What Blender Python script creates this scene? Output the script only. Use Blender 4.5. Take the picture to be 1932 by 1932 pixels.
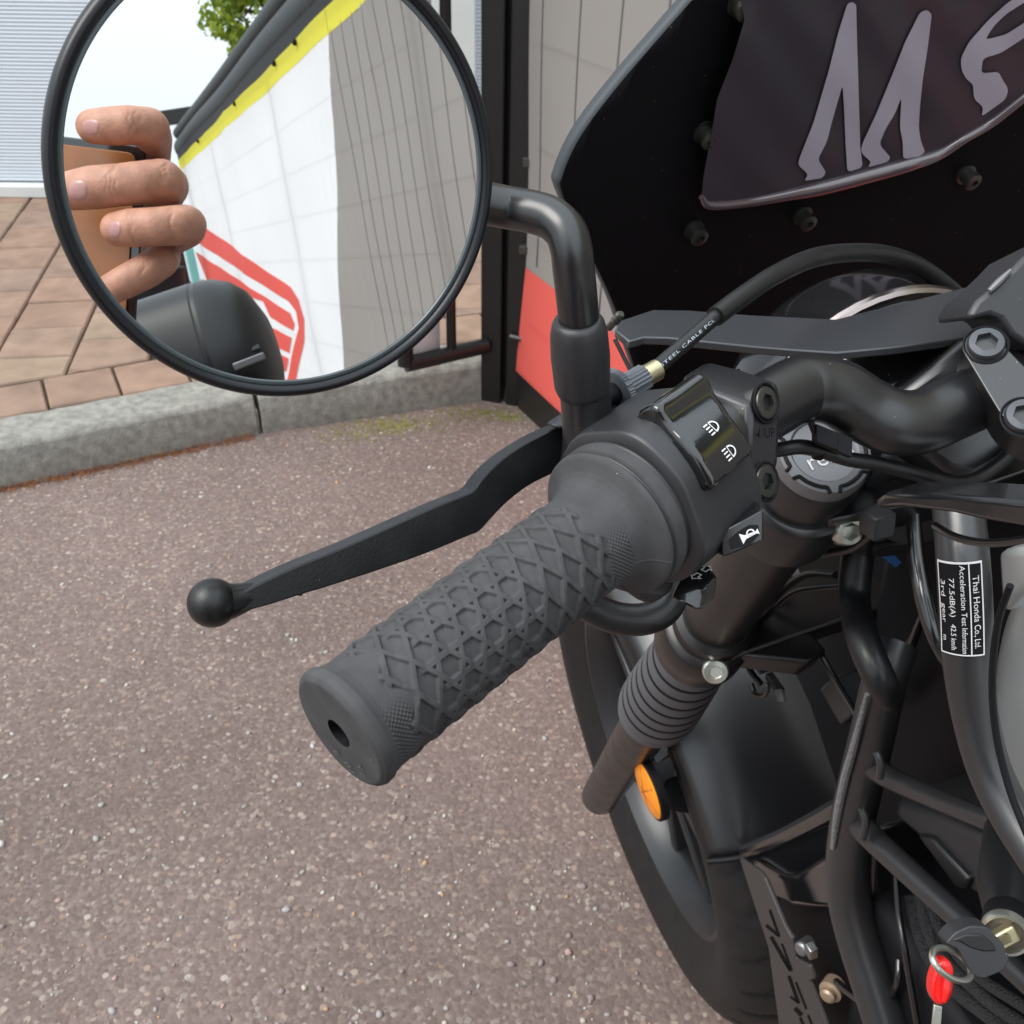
import bpy, bmesh, math, random
import numpy as np
from mathutils import Vector, Matrix, noise as mnoise

random.seed(7)
rng = np.random.default_rng(11)
for o in list(bpy.data.objects):
    bpy.data.objects.remove(o)
SC = bpy.context.scene
COL = SC.collection
A_ = np.array

# ------------------------------------------------------------------ camera
PITCH, ROLL, CH = math.radians(35), math.radians(1.2), 1.25
cam_d = bpy.data.cameras.new("camera")
cam = bpy.data.objects.new("camera", cam_d)
COL.objects.link(cam)
cam.location = (0, 0, CH)
cam.rotation_euler = (Matrix.Rotation(math.pi / 2 - PITCH, 3, 'X') @ Matrix.Rotation(ROLL, 3, 'Z')).to_euler()
cam_d.sensor_width = 36
cam_d.lens = 36
cam_d.clip_start = 0.005
cam_d.clip_end = 400
cam_d.dof.use_dof = True
cam_d.dof.focus_distance = 0.33
cam_d.dof.aperture_fstop = 46
SC.camera = cam

# ------------------------------------------------------------------ light
SUN_EL, SUN_AZ = math.radians(52), math.radians(-105)      # azimuth from +Y, negative = left
world = bpy.data.worlds.new("World")
SC.world = world
world.use_nodes = True
wn, wl = world.node_tree.nodes, world.node_tree.links
bgn = wn["Background"]
sky = wn.new("ShaderNodeTexSky")
sky.sky_type = 'NISHITA'
sky.sun_disc = False
sky.sun_elevation = SUN_EL
sky.sun_rotation = SUN_AZ
sky.air_density = 1.0
sky.dust_density = 2.0
# thin overcast: the blue sky is veiled by broad, soft cloud
tcw = wn.new("ShaderNodeTexCoord")
cn = wn.new("ShaderNodeTexNoise")
cn.inputs["Scale"].default_value = 1.6
cn.inputs["Detail"].default_value = 3
cr = wn.new("ShaderNodeValToRGB")
cr.color_ramp.elements[0].position, cr.color_ramp.elements[1].position = .3, .7
cr.color_ramp.elements[0].color = (13.6, 15.2, 16.4, 1)
cr.color_ramp.elements[1].color = (15.8, 16.8, 17.5, 1)
mixw = wn.new("ShaderNodeMix")
mixw.data_type = 'RGBA'
mixw.inputs[0].default_value = .88
wl.new(tcw.outputs["Generated"], cn.inputs["Vector"])
wl.new(cn.outputs["Fac"], cr.inputs["Fac"])
wl.new(sky.outputs[0], mixw.inputs[6])
# standard overcast law: the zenith is three times as bright as the horizon
sxw = wn.new("ShaderNodeSeparateXYZ")
mrw = wn.new("ShaderNodeMapRange")
mrw.inputs["To Min"].default_value = .43
mrw.inputs["To Max"].default_value = 1.0
muw = wn.new("ShaderNodeMix")
muw.data_type = 'RGBA'
muw.blend_type = 'MULTIPLY'
muw.inputs[0].default_value = 1
wl.new(tcw.outputs["Generated"], sxw.inputs[0])
wl.new(sxw.outputs[2], mrw.inputs["Value"])
wl.new(cr.outputs["Color"], muw.inputs[6])
wl.new(mrw.outputs[0], muw.inputs[7])
wl.new(muw.outputs[2], mixw.inputs[7])
wl.new(mixw.outputs[2], bgn.inputs["Color"])
bgn.inputs["Strength"].default_value = 0.1
sun_d = bpy.data.lights.new("sun", 'SUN')
sun_d.energy = 1.9
sun_d.angle = math.radians(35)
sun_d.color = (1, .96, .9)
sun = bpy.data.objects.new("sun", sun_d)
COL.objects.link(sun)
sdir = Vector((math.sin(SUN_AZ) * math.cos(SUN_EL), math.cos(SUN_AZ) * math.cos(SUN_EL), math.sin(SUN_EL)))
sun.rotation_euler = (-sdir).to_track_quat('-Z', 'Y').to_euler()
sun.location = (-3, -1, 6)
SC.render.engine = 'CYCLES'
SC.cycles.use_denoising = True
SC.cycles.max_bounces = 8
SC.view_settings.view_transform = 'Standard'
SC.view_settings.look = 'None'
SC.view_settings.exposure = 0.55
SC.view_settings.gamma = 1
SC.view_settings.use_curve_mapping = False

# ------------------------------------------------------------------ measuring helpers
AX = A_([0, math.cos(PITCH), -math.sin(PITCH)])
BU = A_([0, math.sin(PITCH), math.cos(PITCH)])
_c, _s = math.cos(ROLL), math.sin(ROLL)
XR = _c * A_([1., 0, 0]) + _s * BU
YR = -_s * A_([1., 0, 0]) + _c * BU
CC = A_([0, 0, CH])


def un(v):
    v = A_(v, float)
    return v / np.linalg.norm(v)


def ray(u, v):
    return (u - 966) / 1932 * XR + (966 - v) / 1932 * YR + AX


def P(u, v, d):                    # survey point: sight line through a photo point, at a real depth
    return CC + d * ray(u, v)


def on_plane(u, v, o, n):
    r = ray(u, v)
    return CC + ((o - CC) @ n) / (r @ n) * r


def G(u, v, z=0.):
    return on_plane(u, v, A_([0, 0, z]), A_([0, 0, 1.]))


def dep(p):
    return (p - CC) @ AX


# the motorcycle's own axes: wheel centre, forward, up, left
WC = A_([.2072, .8447, .3049])
BF = A_([-.29916, .95420, 0.])
BUP = A_([-.15570, -.04881, .98660])
BL = A_([-.94141, -.29515, -.16317])
ER = -BL


def BP(u, v, l):                   # on the plane l metres left of the bike's centre plane
    return on_plane(u, v, WC + BL * l, BL)


def bk(f, up, l):
    return WC + BF * f + BUP * up + BL * l


FO = WC + BL * .0985 - BF * .0089      # left fork leg
FD = un([.01377, -.51707, .86383])


def fk(s, r=0., f=0.):
    return FO + FD * s + ER * r + BF * f


# left grip axis
GA = P(640.5, 1382.3, .28 * .92)
GG = un([.67707, .72898, .10086])
GU = un(A_([0, 0, 1.]) - GG * GG[2])
GS = np.cross(GG, GU)                  # towards the rider


def gp(t, r, ph):
    return GA + GG * t + r * (math.cos(ph) * GU + math.sin(ph) * GS)


def cyl(u, v, r):                      # sight line on a cylinder round the grip axis -> (t, phi)
    d = ray(u, v)
    o = CC - GA
    dp, op = d - (d @ GG) * GG, o - (o @ GG) * GG
    a, b, c = dp @ dp, 2 * dp @ op, op @ op - r * r
    D = b * b - 4 * a * c
    k = (-b - math.sqrt(max(D, 0))) / (2 * a)
    q = o + k * d
    return q @ GG, math.atan2(q @ GS, q @ GU)


# mirror glass plane
MN = un([.4413697, -.87964071, .17727101])
MC = P(543.7, 338, .267)


def V(u, v, path):                     # where a thing seen in the mirror really stands
    p = P(u, v, path)
    return p - 2 * ((p - MC) @ MN) * MN


# fence plane
FA = A_([-.01, 2.28, 0.])
FDIR = un([.477, -.879, 0])
FN = np.cross(A_([0, 0, 1.]), FDIR)
if FN[0] > 0:
    FN = -FN                           # faces the bike


def fpt(s, z, off=0.):
    return FA + FDIR * s + FN * off + A_([0, 0, z])


def fdirect(u, v):
    q = on_plane(u, v, FA, FN)
    return (q - FA) @ FDIR, q[2]


def fmirror(u, v):
    r = ray(u, v)
    h = on_plane(u, v, MC, MN)
    r2 = r - 2 * (r @ MN) * MN
    q = h + ((FA - h) @ FN) / (r2 @ FN) * r2
    return (q - FA) @ FDIR, q[2]


# ------------------------------------------------------------------ object helpers
def tag(o, label=None, cat=None, group=None, kind=None):
    for k, v in (('label', label), ('category', cat), ('group', group), ('kind', kind)):
        if v:
            o[k] = v
    return o


def thing(name, label, cat, loc=(0, 0, 0), group=None):
    o = bpy.data.objects.new(name, None)
    o.empty_display_size = .05
    COL.objects.link(o)
    o.location = Vector([float(x) for x in loc])
    return tag(o, label, cat, group)


def join(*vfs):
    V_, F_ = [], []
    for v, f in vfs:
        n = len(V_)
        V_ += [tuple(p) for p in v]
        F_ += [tuple(i + n for i in q) for q in f]
    return V_, F_


def mk(name, vf, mat, parent=None, sharp=32, bevel=0, seg=2, mats=None, fmat=None, solid=0, flip=True):
    me = bpy.data.meshes.new(name)
    me.from_pydata([tuple(map(float, p)) for p in vf[0]], [], [tuple(map(int, q)) for q in vf[1]])
    if flip:
        bm = bmesh.new()
        bm.from_mesh(me)
        bmesh.ops.recalc_face_normals(bm, faces=bm.faces)
        bm.to_mesh(me)
        bm.free()
    for m in (mats or [mat]):
        me.materials.append(m)
    if fmat is not None:
        me.polygons.foreach_set("material_index", fmat)
    me.shade_smooth()
    if sharp is not None:
        me.set_sharp_from_angle(angle=math.radians(sharp))
    o = bpy.data.objects.new(name, me)
    COL.objects.link(o)
    if parent is not None:
        o.parent = parent
        if parent.type == 'EMPTY':
            o.location = -parent.location
    if solid:
        m = o.modifiers.new("s", 'SOLIDIFY')
        m.thickness = solid
        m.offset = 0
    if bevel:
        m = o.modifiers.new("b", 'BEVEL')
        m.width = bevel
        m.segments = seg
        m.limit_method = 'ANGLE'
        m.angle_limit = math.radians(35)
        m.harden_normals = False
    return o


def spline(pts, per=8, closed=False):
    p = [A_(q, float) for q in pts]
    n = len(p)
    out = []
    rng_ = range(n if closed else n - 1)
    for i in rng_:
        if closed:
            a, b, c, d = p[(i - 1) % n], p[i], p[(i + 1) % n], p[(i + 2) % n]
        else:
            b, c = p[i], p[i + 1]
            a = p[i - 1] if i else 2 * b - c
            d = p[i + 2] if i + 2 < n else 2 * c - b
        for k in range(per):
            t = k / per
            out.append(.5 * (2 * b + (c - a) * t + (2 * a - 5 * b + 4 * c - d) * t * t + (3 * b - a - 3 * c + d) * t ** 3))
    if not closed:
        out.append(p[-1])
    return out


def tube(pts, r, n=14, per=8, closed=False, smooth=True, flat=None):
    pts = [A_(q, float) for q in pts]
    if np.isscalar(r):
        rs = [r] * len(pts)
    else:
        rs = list(r)
    q4 = [np.append(p, x) for p, x in zip(pts, rs)]
    sp = spline(q4, per, closed) if smooth and len(pts) > 2 else q4
    c = [q[:3] for q in sp]
    rr = [q[3] for q in sp]
    m = len(c)
    tg = []
    for i in range(m):
        if closed:
            tg.append(un(c[(i + 1) % m] - c[i - 1]))
        else:
            tg.append(un(c[min(i + 1, m - 1)] - c[max(i - 1, 0)]))
    a = np.cross(tg[0], [0, 0, 1.])
    if np.linalg.norm(a) < 1e-3:
        a = np.cross(tg[0], [1., 0, 0])
    a = un(a)
    vs, fs = [], []
    for i in range(m):
        a = un(a - (a @ tg[i]) * tg[i])
        b = np.cross(tg[i], a)
        for k in range(n):
            th = 2 * math.pi * k / n
            vs.append(c[i] + rr[i] * (math.cos(th) * a + math.sin(th) * b))
    for i in range(m if closed else m - 1):
        j = (i + 1) % m
        for k in range(n):
            k2 = (k + 1) % n
            fs.append((i * n + k, i * n + k2, j * n + k2, j * n + k))
    if not closed:
        fs.append(tuple(range(n))[::-1])
        fs.append(tuple((m - 1) * n + k for k in range(n)))
    return vs, fs


def basis(ax, ref=None):
    ax = un(ax)
    ref = A_([0, 0, 1.]) if ref is None else A_(ref, float)
    a = ref - (ref @ ax) * ax
    if np.linalg.norm(a) < 1e-4:
        a = np.cross(ax, [1., 0, 0])
    a = un(a)
    return ax, a, np.cross(ax, a)


def lathe(o, ax, prof, n=48, ref=None, hexr=(), rfun=None, ring=False):
    ax, a, b = basis(ax, ref)
    vs, fs = [], []
    for i, (t, r) in enumerate(prof):
        for k in range(n):
            th = 2 * math.pi * k / n
            q = r
            if i in hexr:
                q = r / math.cos((th % (math.pi / 3)) - math.pi / 6) * .93
            if rfun:
                q = rfun(i, th, q)
            vs.append(o + ax * t + q * (math.cos(th) * a + math.sin(th) * b))
    for i in range(len(prof) - 1):
        for k in range(n):
            k2 = (k + 1) % n
            fs.append((i * n + k, i * n + k2, (i + 1) * n + k2, (i + 1) * n + k))
    if ring:
        m = (len(prof) - 1) * n
        for k in range(n):
            k2 = (k + 1) % n
            fs.append((m + k, m + k2, k2, k))
        return vs, fs
    if prof[0][1] > 1e-5:
        fs.append(tuple(range(n))[::-1])
    if prof[-1][1] > 1e-5:
        fs.append(tuple((len(prof) - 1) * n + k for k in range(n)))
    return vs, fs


def bolt_vf(o, ax, r, h=None, hexa=True):
    h = h or r
    if hexa:
        pr = [(-h * .3, r), (h * .72, r), (h * .9, r * .96), (h, r * .82), (h, r * .55), (h * .25, r * .5), (h * .25, 1e-6)]
        return lathe(o, ax, pr, 36, hexr=(4, 5))
    pr = [(-h * .3, r), (h * .4, r), (h * .75, r * .85), (h, r * .5), (h * 1.05, 1e-6)]
    return lathe(o, ax, pr, 28)


def prism(poly, vec):
    n = len(poly)
    p = [A_(q, float) for q in poly]
    vs = p + [q + A_(vec, float) for q in p]
    fs = [tuple(range(n)), tuple(range(2 * n - 1, n - 1, -1))]
    fs += [(i, i + n, (i + 1) % n + n, (i + 1) % n) for i in range(n)]
    return vs, fs


def hull(pts):
    bm = bmesh.new()
    for p in pts:
        bm.verts.new(tuple(map(float, p)))
    r = bmesh.ops.convex_hull(bm, input=bm.verts)
    dead = [e for e in r['geom_interior'] if isinstance(e, bmesh.types.BMVert)]
    bmesh.ops.delete(bm, geom=list(set(dead)), context='VERTS')
    bmesh.ops.dissolve_limit(bm, angle_limit=math.radians(4), verts=bm.verts, edges=bm.edges)
    bm.verts.index_update()
    vs = [tuple(v.co) for v in bm.verts]
    fs = [tuple(v.index for v in f.verts) for f in bm.faces]
    bm.free()
    return vs, fs


def box(c, ax, bx, cx, sx, sy, sz):
    ax, bx, cx = un(ax) * sx / 2, un(bx) * sy / 2, un(cx) * sz / 2
    vs = [c + i * ax + j * bx + k * cx for i in (-1, 1) for j in (-1, 1) for k in (-1, 1)]
    return vs, [(0, 1, 3, 2), (4, 6, 7, 5), (0, 4, 5, 1), (2, 3, 7, 6), (0, 2, 6, 4), (1, 5, 7, 3)]


def surf(poly2, fmap, step):               # flat outline cut on a grid, then laid on a curved surface
    bm = bmesh.new()
    vs = [bm.verts.new((x, y, 0)) for x, y in poly2]
    bm.faces.new(vs)
    bm.normal_update()
    bmesh.ops.triangulate(bm, faces=bm.faces)
    xs, ys = [p[0] for p in poly2], [p[1] for p in poly2]
    sx, sy = (step, step) if np.isscalar(step) else step
    for lo, hi, no, st in ((min(xs), max(xs), (1, 0, 0), sx), (min(ys), max(ys), (0, 1, 0), sy)):
        q = lo + st
        while q < hi:
            co = (q, 0, 0) if no[0] else (0, q, 0)
            bmesh.ops.bisect_plane(bm, geom=bm.verts[:] + bm.edges[:] + bm.faces[:], plane_co=co, plane_no=no)
            q += st
    bmesh.ops.remove_doubles(bm, verts=bm.verts, dist=min(sx, sy) * 1e-3)
    bmesh.ops.dissolve_degenerate(bm, dist=min(sx, sy) * 1e-3, edges=bm.edges)
    for fc in bm.faces:
        fc.normal_update()
        if fc.normal.z < 0:
            fc.normal_flip()
    bm.verts.index_update()
    v = [fmap(p.co.x, p.co.y) for p in bm.verts]
    f = [tuple(q.index for q in p.verts) for p in bm.faces]
    bm.free()
    return v, f


def text2(s, size=1., shear=0., sp=1.):
    cu = bpy.data.curves.new("t", 'FONT')
    cu.body = s
    cu.size = size
    cu.shear = shear
    cu.space_character = sp
    cu.resolution_u = 3
    o = bpy.data.objects.new("t", cu)
    COL.objects.link(o)
    dg = bpy.context.evaluated_depsgraph_get()
    dg.update()
    me = bpy.data.meshes.new_from_object(o.evaluated_get(dg))
    v = [(p.co.x, p.co.y) for p in me.vertices]
    f = [tuple(q.vertices) for q in me.polygons]
    bpy.data.objects.remove(o)
    bpy.data.curves.remove(cu)
    bpy.data.meshes.remove(me)
    return v, f


def lay(vf2, fmap):
    return [fmap(x, y) for x, y in vf2[0]], vf2[1]


# ------------------------------------------------------------------ materials
def MAT(name, col, rough=.5, metal=0., spec=.5, bump=None, var=None, dust=0., coat=0., rvar=0., trans=0., sss=0.):
    m = bpy.data.materials.new(name)
    m.use_nodes = True
    N, L = m.node_tree.nodes, m.node_tree.links
    b = N["Principled BSDF"]
    b.inputs["Base Color"].default_value = (*col, 1)
    b.inputs["Roughness"].default_value = rough
    b.inputs["Metallic"].default_value = metal
    b.inputs["Specular IOR Level"].default_value = spec
    b.inputs["Coat Weight"].default_value = coat
    b.inputs["Coat Roughness"].default_value = .08
    b.inputs["Transmission Weight"].default_value = trans
    if sss:
        b.inputs["Subsurface Weight"].default_value = sss
        b.inputs["Subsurface Radius"].default_value = (.006, .002, .001)
        b.inputs["Subsurface Scale"].default_value = .6
    tc = N.new("ShaderNodeTexCoord")
    src = None
    if var:
        sc, amt = var
        nz = N.new("ShaderNodeTexNoise")
        nz.inputs["Scale"].default_value = sc
        nz.inputs["Detail"].default_value = 5
        L.new(tc.outputs["Object"], nz.inputs["Vector"])
        mp = N.new("ShaderNodeMapRange")
        mp.inputs["From Min"].default_value = .3
        mp.inputs["From Max"].default_value = .7
        mp.inputs["To Min"].default_value = 1 - amt
        mp.inputs["To Max"].default_value = 1 + amt
        L.new(nz.outputs["Fac"], mp.inputs["Value"])
        mu = N.new("ShaderNodeMix")
        mu.data_type = 'RGBA'
        mu.blend_type = 'MULTIPLY'
        mu.inputs[0].default_value = 1
        mu.inputs[6].default_value = (*col, 1)
        L.new(mp.outputs[0], mu.inputs[7])
        src = mu.outputs[2]
    if dust:
        vo = N.new("ShaderNodeTexVoronoi")
        vo.inputs["Scale"].default_value = 330
        L.new(tc.outputs["Object"], vo.inputs["Vector"])
        lt = N.new("ShaderNodeMath")
        lt.operation = 'LESS_THAN'
        L.new(vo.outputs["Distance"], lt.inputs[0])
        lt.inputs[1].default_value = .055
        sx = N.new("ShaderNodeSeparateColor")
        L.new(vo.outputs["Color"], sx.inputs[0])
        gt = N.new("ShaderNodeMath")
        gt.operation = 'GREATER_THAN'
        gt.inputs[1].default_value = 1 - dust
        L.new(sx.outputs[0], gt.inputs[0])
        mm = N.new("ShaderNodeMath")
        mm.operation = 'MULTIPLY'
        L.new(lt.outputs[0], mm.inputs[0])
        L.new(gt.outputs[0], mm.inputs[1])
        mx = N.new("ShaderNodeMix")
        mx.data_type = 'RGBA'
        L.new(mm.outputs[0], mx.inputs[0])
        if src:
            L.new(src, mx.inputs[6])
        else:
            mx.inputs[6].default_value = (*col, 1)
        mx.inputs[7].default_value = (.45, .44, .4, 1)
        src = mx.outputs[2]
    if src:
        L.new(src, b.inputs["Base Color"])
    if rvar:
        nz = N.new("ShaderNodeTexNoise")
        nz.inputs["Scale"].default_value = 60
        nz.inputs["Detail"].default_value = 6
        L.new(tc.outputs["Object"], nz.inputs["Vector"])
        mp = N.new("ShaderNodeMapRange")
        mp.inputs["From Min"].default_value = .3
        mp.inputs["From Max"].default_value = .7
        mp.inputs["To Min"].default_value = max(rough - rvar, .02)
        mp.inputs["To Max"].default_value = min(rough + rvar, 1)
        L.new(nz.outputs["Fac"], mp.inputs["Value"])
        L.new(mp.outputs[0], b.inputs["Roughness"])
    if bump:
        sc, st, dist = bump
        nz = N.new("ShaderNodeTexNoise")
        nz.inputs["Scale"].default_value = sc
        nz.inputs["Detail"].default_value = 4
        L.new(tc.outputs["Object"], nz.inputs["Vector"])
        bp = N.new("ShaderNodeBump")
        bp.inputs["Strength"].default_value = st
        bp.inputs["Distance"].default_value = dist
        L.new(nz.outputs["Fac"], bp.inputs["Height"])
        L.new(bp.outputs[0], b.inputs["Normal"])
    return m


m_satin = MAT("satin_black_paint", (.0085, .0085, .010), .32, spec=.9, dust=.12)
m_plastic = MAT("black_moulded_plastic", (.027, .027, .030), .44, spec=.6, dust=.2, bump=(2400, .25, .0002), rvar=.06)
m_alu = MAT("black_anodised_bracket", (.018, .018, .021), .34, spec=.7, metal=.1, dust=.12, bump=(2600, .18, .0002))
m_gloss = MAT("gloss_black_plastic", (.010, .010, .011), .12, spec=.6, dust=.15, rvar=.04, coat=.6)
m_rubber = MAT("grey_black_rubber", (.064, .064, .067), .78, spec=.3, var=(140, .15), dust=.12, bump=(1500, .2, .0003))
m_lever = MAT("worn_black_lever_paint", (.008, .008, .009), .36, dust=.2, bump=(900, .25, .0003), rvar=.1)
m_hose = MAT("black_hose_rubber", (.010, .010, .011), .40, spec=.55, rvar=.08, bump=(700, .15, .0003))
m_gloss2 = MAT("dark_gloss_frame_paint", (.007, .007, .008), .22, spec=.9, rvar=.06, coat=.35)
m_dark = MAT("deep_black_plastic", (.006, .006, .008), .6, spec=.25)
m_screen = MAT("matt_black_screen", (.0035, .0035, .005), .6, spec=.18, dust=.08)
m_edge = MAT("grey_cut_edge", (.045, .052, .058), .6)
m_stay = MAT("satin_black_plate", (.035, .037, .041), .33, spec=1., bump=(2500, .2, .0002))
m_grey = MAT("satin_grey_tank_paint", (.36, .375, .375), .35, coat=.2)
m_capgrey = MAT("grey_anodised_cap", (.20, .20, .21), .35, metal=.4, bump=(2500, .1, .0002))
m_zinc = MAT("zinc_plated_bolt", (.62, .62, .55), .3, metal=.9, bump=(1200, .2, .0002))
m_steel = MAT("dark_steel_bolt", (.10, .098, .09), .36, metal=.8, bump=(1800, .2, .0002))
m_steel2 = MAT("blackened_bolt", (.085, .088, .096), .36, metal=.6)
m_tan = MAT("tan_plated_bolt", (.42, .31, .22), .4, metal=.6)
m_brass = MAT("yellow_passivated_ferrule", (.62, .56, .36), .3, metal=.9)
m_knurl = MAT("grey_knurled_plastic", (.13, .14, .16), .5, bump=(1200, .4, .0003))
m_tyre = MAT("tyre_rubber", (.013, .0125, .0125), .55, spec=.35, var=(60, .2), bump=(500, .2, .0004))
m_rim = MAT("dark_grey_cast_rim", (.020, .021, .024), .34, spec=.6)
m_boot = MAT("grey_fork_boot_rubber", (.085, .089, .10), .5, spec=.7, bump=(700, .15, .0003))
m_slider = MAT("satin_black_fork_slider", (.013, .011, .0105), .34, spec=.55, rvar=.05)
m_white = MAT("white_print", (.82, .82, .82), .5)
m_cabletxt = MAT("pale_blue_print", (.5, .58, .66), .6)
m_orange = MAT("amber_reflector_lens", (.95, .30, .01), .22, bump=(900, .5, .001))
m_red = MAT("red_key_fob", (.72, .012, .01), .25, coat=.4)
m_blue = MAT("blue_connector", (.01, .10, .35), .4)
m_disc = MAT("brushed_brake_disc", (.3, .3, .31), .35, metal=.9)
m_caliper = MAT("red_caliper", (.35, .03, .025), .4)
m_film = MAT("dark_plum_film", (.050, .042, .053), .30, spec=.35, coat=.12, bump=(6, .05, .02))
m_filmtxt = MAT("lilac_lettering", (.44, .40, .47), .4)
m_letter = MAT("embossed_black", (.004, .004, .004), .8, spec=.1)
m_frame = MAT("satin_charcoal_frame_paint", (.024, .024, .026), .34, spec=.8, rvar=.05, bump=(900, .1, .0003))
m_guard = MAT("satin_black_mudguard", (.010, .010, .012), .36, spec=.9)
m_weld = MAT("weld_bead", (.20, .20, .205), .3, bump=(420, .9, .002))


def mat_mirror():
    m = bpy.data.materials.new("mirror_glass")
    m.use_nodes = True
    b = m.node_tree.nodes["Principled BSDF"]
    b.inputs["Base Color"].default_value = (.93, .95, .95, 1)
    b.inputs["Metallic"].default_value = 1
    b.inputs["Roughness"].default_value = 0.0
    return m


m_mirror = mat_mirror()


def mat_asphalt():
    m = MAT("red_brown_asphalt", (.13, .11, .105), .9, spec=.15)
    N, L = m.node_tree.nodes, m.node_tree.links
    b = N["Principled BSDF"]
    tc = N.new("ShaderNodeTexCoord")

    def vor(scale):
        v = N.new("ShaderNodeTexVoronoi")
        v.inputs["Scale"].default_value = scale
        L.new(tc.outputs["Object"], v.inputs["Vector"])
        return v
    v1, v2 = vor(180), vor(85)
    nz = N.new("ShaderNodeTexNoise")
    nz.inputs["Scale"].default_value = 1.5
    nz.inputs["Detail"].default_value = 9
    L.new(tc.outputs["Object"], nz.inputs["Vector"])

    def ramp(stops):
        r = N.new("ShaderNodeValToRGB")
        e = r.color_ramp.elements
        e[0].position, e[0].color = stops[0][0], (*stops[0][1], 1)
        e[1].position, e[1].color = stops[-1][0], (*stops[-1][1], 1)
        for p, c in stops[1:-1]:
            k = e.new(p)
            k.color = (*c, 1)
        return r
    s1 = N.new("ShaderNodeSeparateColor")
    L.new(v1.outputs["Color"], s1.inputs[0])
    r1 = ramp([(0, (0.146, 0.110, 0.099)), (.35, (0.173, 0.130, 0.118)), (.6, (0.189, 0.142, 0.130)), (.85, (0.208, 0.158, 0.143)), (.95, (0.242, 0.191, 0.163)), (1, (0.319, 0.269, 0.237))])
    L.new(s1.outputs[0], r1.inputs[0])
    s2 = N.new("ShaderNodeSeparateColor")
    L.new(v2.outputs["Color"], s2.inputs[0])
    r2 = ramp([(0, (0.174, 0.126, 0.116)), (.75, (0.220, 0.163, 0.149)), (.88, (0.274, 0.240, 0.217)), (.94, (0.308, 0.204, 0.146)), (1, (0.453, 0.409, 0.364))])
    L.new(s2.outputs[1], r2.inputs[0])
    # larger stones show only at their core
    st = N.new("ShaderNodeMapRange")
    st.inputs["From Min"].default_value = .33
    st.inputs["From Max"].default_value = .42
    st.inputs["To Min"].default_value = .75
    st.inputs["To Max"].default_value = 0
    L.new(v2.outputs["Distance"], st.inputs["Value"])
    gt = N.new("ShaderNodeMath")
    gt.operation = 'GREATER_THAN'
    gt.inputs[1].default_value = .72
    L.new(s2.outputs[1], gt.inputs[0])
    ml = N.new("ShaderNodeMath")
    ml.operation = 'MULTIPLY'
    L.new(st.outputs[0], ml.inputs[0])
    L.new(gt.outputs[0], ml.inputs[1])
    mx = N.new("ShaderNodeMix")
    mx.data_type = 'RGBA'
    L.new(ml.outputs[0], mx.inputs[0])
    L.new(r1.outputs[0], mx.inputs[6])
    L.new(r2.outputs[0], mx.inputs[7])
    mp = N.new("ShaderNodeMapRange")
    mp.inputs["From Min"].default_value = .3
    mp.inputs["From Max"].default_value = .7
    mp.inputs["To Min"].default_value = .80
    mp.inputs["To Max"].default_value = 1.16
    L.new(nz.outputs["Fac"], mp.inputs["Value"])
    mu = N.new("ShaderNodeMix")
    mu.data_type = 'RGBA'
    mu.blend_type = 'MULTIPLY'
    mu.inputs[0].default_value = 1
    L.new(mx.outputs[2], mu.inputs[6])
    L.new(mp.outputs[0], mu.inputs[7])
    L.new(mu.outputs[2], b.inputs["Base Color"])
    hh = N.new("ShaderNodeMath")
    hh.operation = 'ADD'
    L.new(v1.outputs["Distance"], hh.inputs[0])
    L.new(s1.outputs[1], hh.inputs[1])
    bp = N.new("ShaderNodeBump")
    bp.invert = True
    bp.inputs["Strength"].default_value = .4
    bp.inputs["Distance"].default_value = .0018
    L.new(hh.outputs[0], bp.inputs["Height"])
    L.new(bp.outputs[0], b.inputs["Normal"])
    return m


def mat_brick():
    m = MAT("clay_paver", (.3, .2, .16), .85, spec=.25, bump=(260, .5, .0015))
    N, L = m.node_tree.nodes, m.node_tree.links
    b = N["Principled BSDF"]
    oi = N.new("ShaderNodeObjectInfo")
    r = N.new("ShaderNodeValToRGB")
    e = r.color_ramp.elements
    e[0].position, e[0].color = 0, (.255, .172, .13, 1)
    e[1].position, e[1].color = 1, (.295, .22, .16, 1)
    for p, c in ((.25, (.295, .192, .142)), (.5, (.27, .19, .147)), (.75, (.305, .205, .148))):
        e.new(p).color = (*c, 1)
    L.new(oi.outputs["Random"], r.inputs[0])
    ge = N.new("ShaderNodeNewGeometry")
    nz = N.new("ShaderNodeTexNoise")
    nz.inputs["Scale"].default_value = 14
    nz.inputs["Detail"].default_value = 7
    L.new(ge.outputs["Position"], nz.inputs["Vector"])
    mp = N.new("ShaderNodeMapRange")
    mp.inputs["From Min"].default_value = .3
    mp.inputs["From Max"].default_value = .7
    mp.inputs["To Min"].default_value = .76
    mp.inputs["To Max"].default_value = 1.15
    L.new(nz.outputs["Fac"], mp.inputs["Value"])
    mu = N.new("ShaderNodeMix")
    mu.data_type = 'RGBA'
    mu.blend_type = 'MULTIPLY'
    mu.inputs[0].default_value = 1
    L.new(r.outputs[0], mu.inputs[6])
    L.new(mp.outputs[0], mu.inputs[7])
    L.new(mu.outputs[2], b.inputs["Base Color"])
    return m


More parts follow.
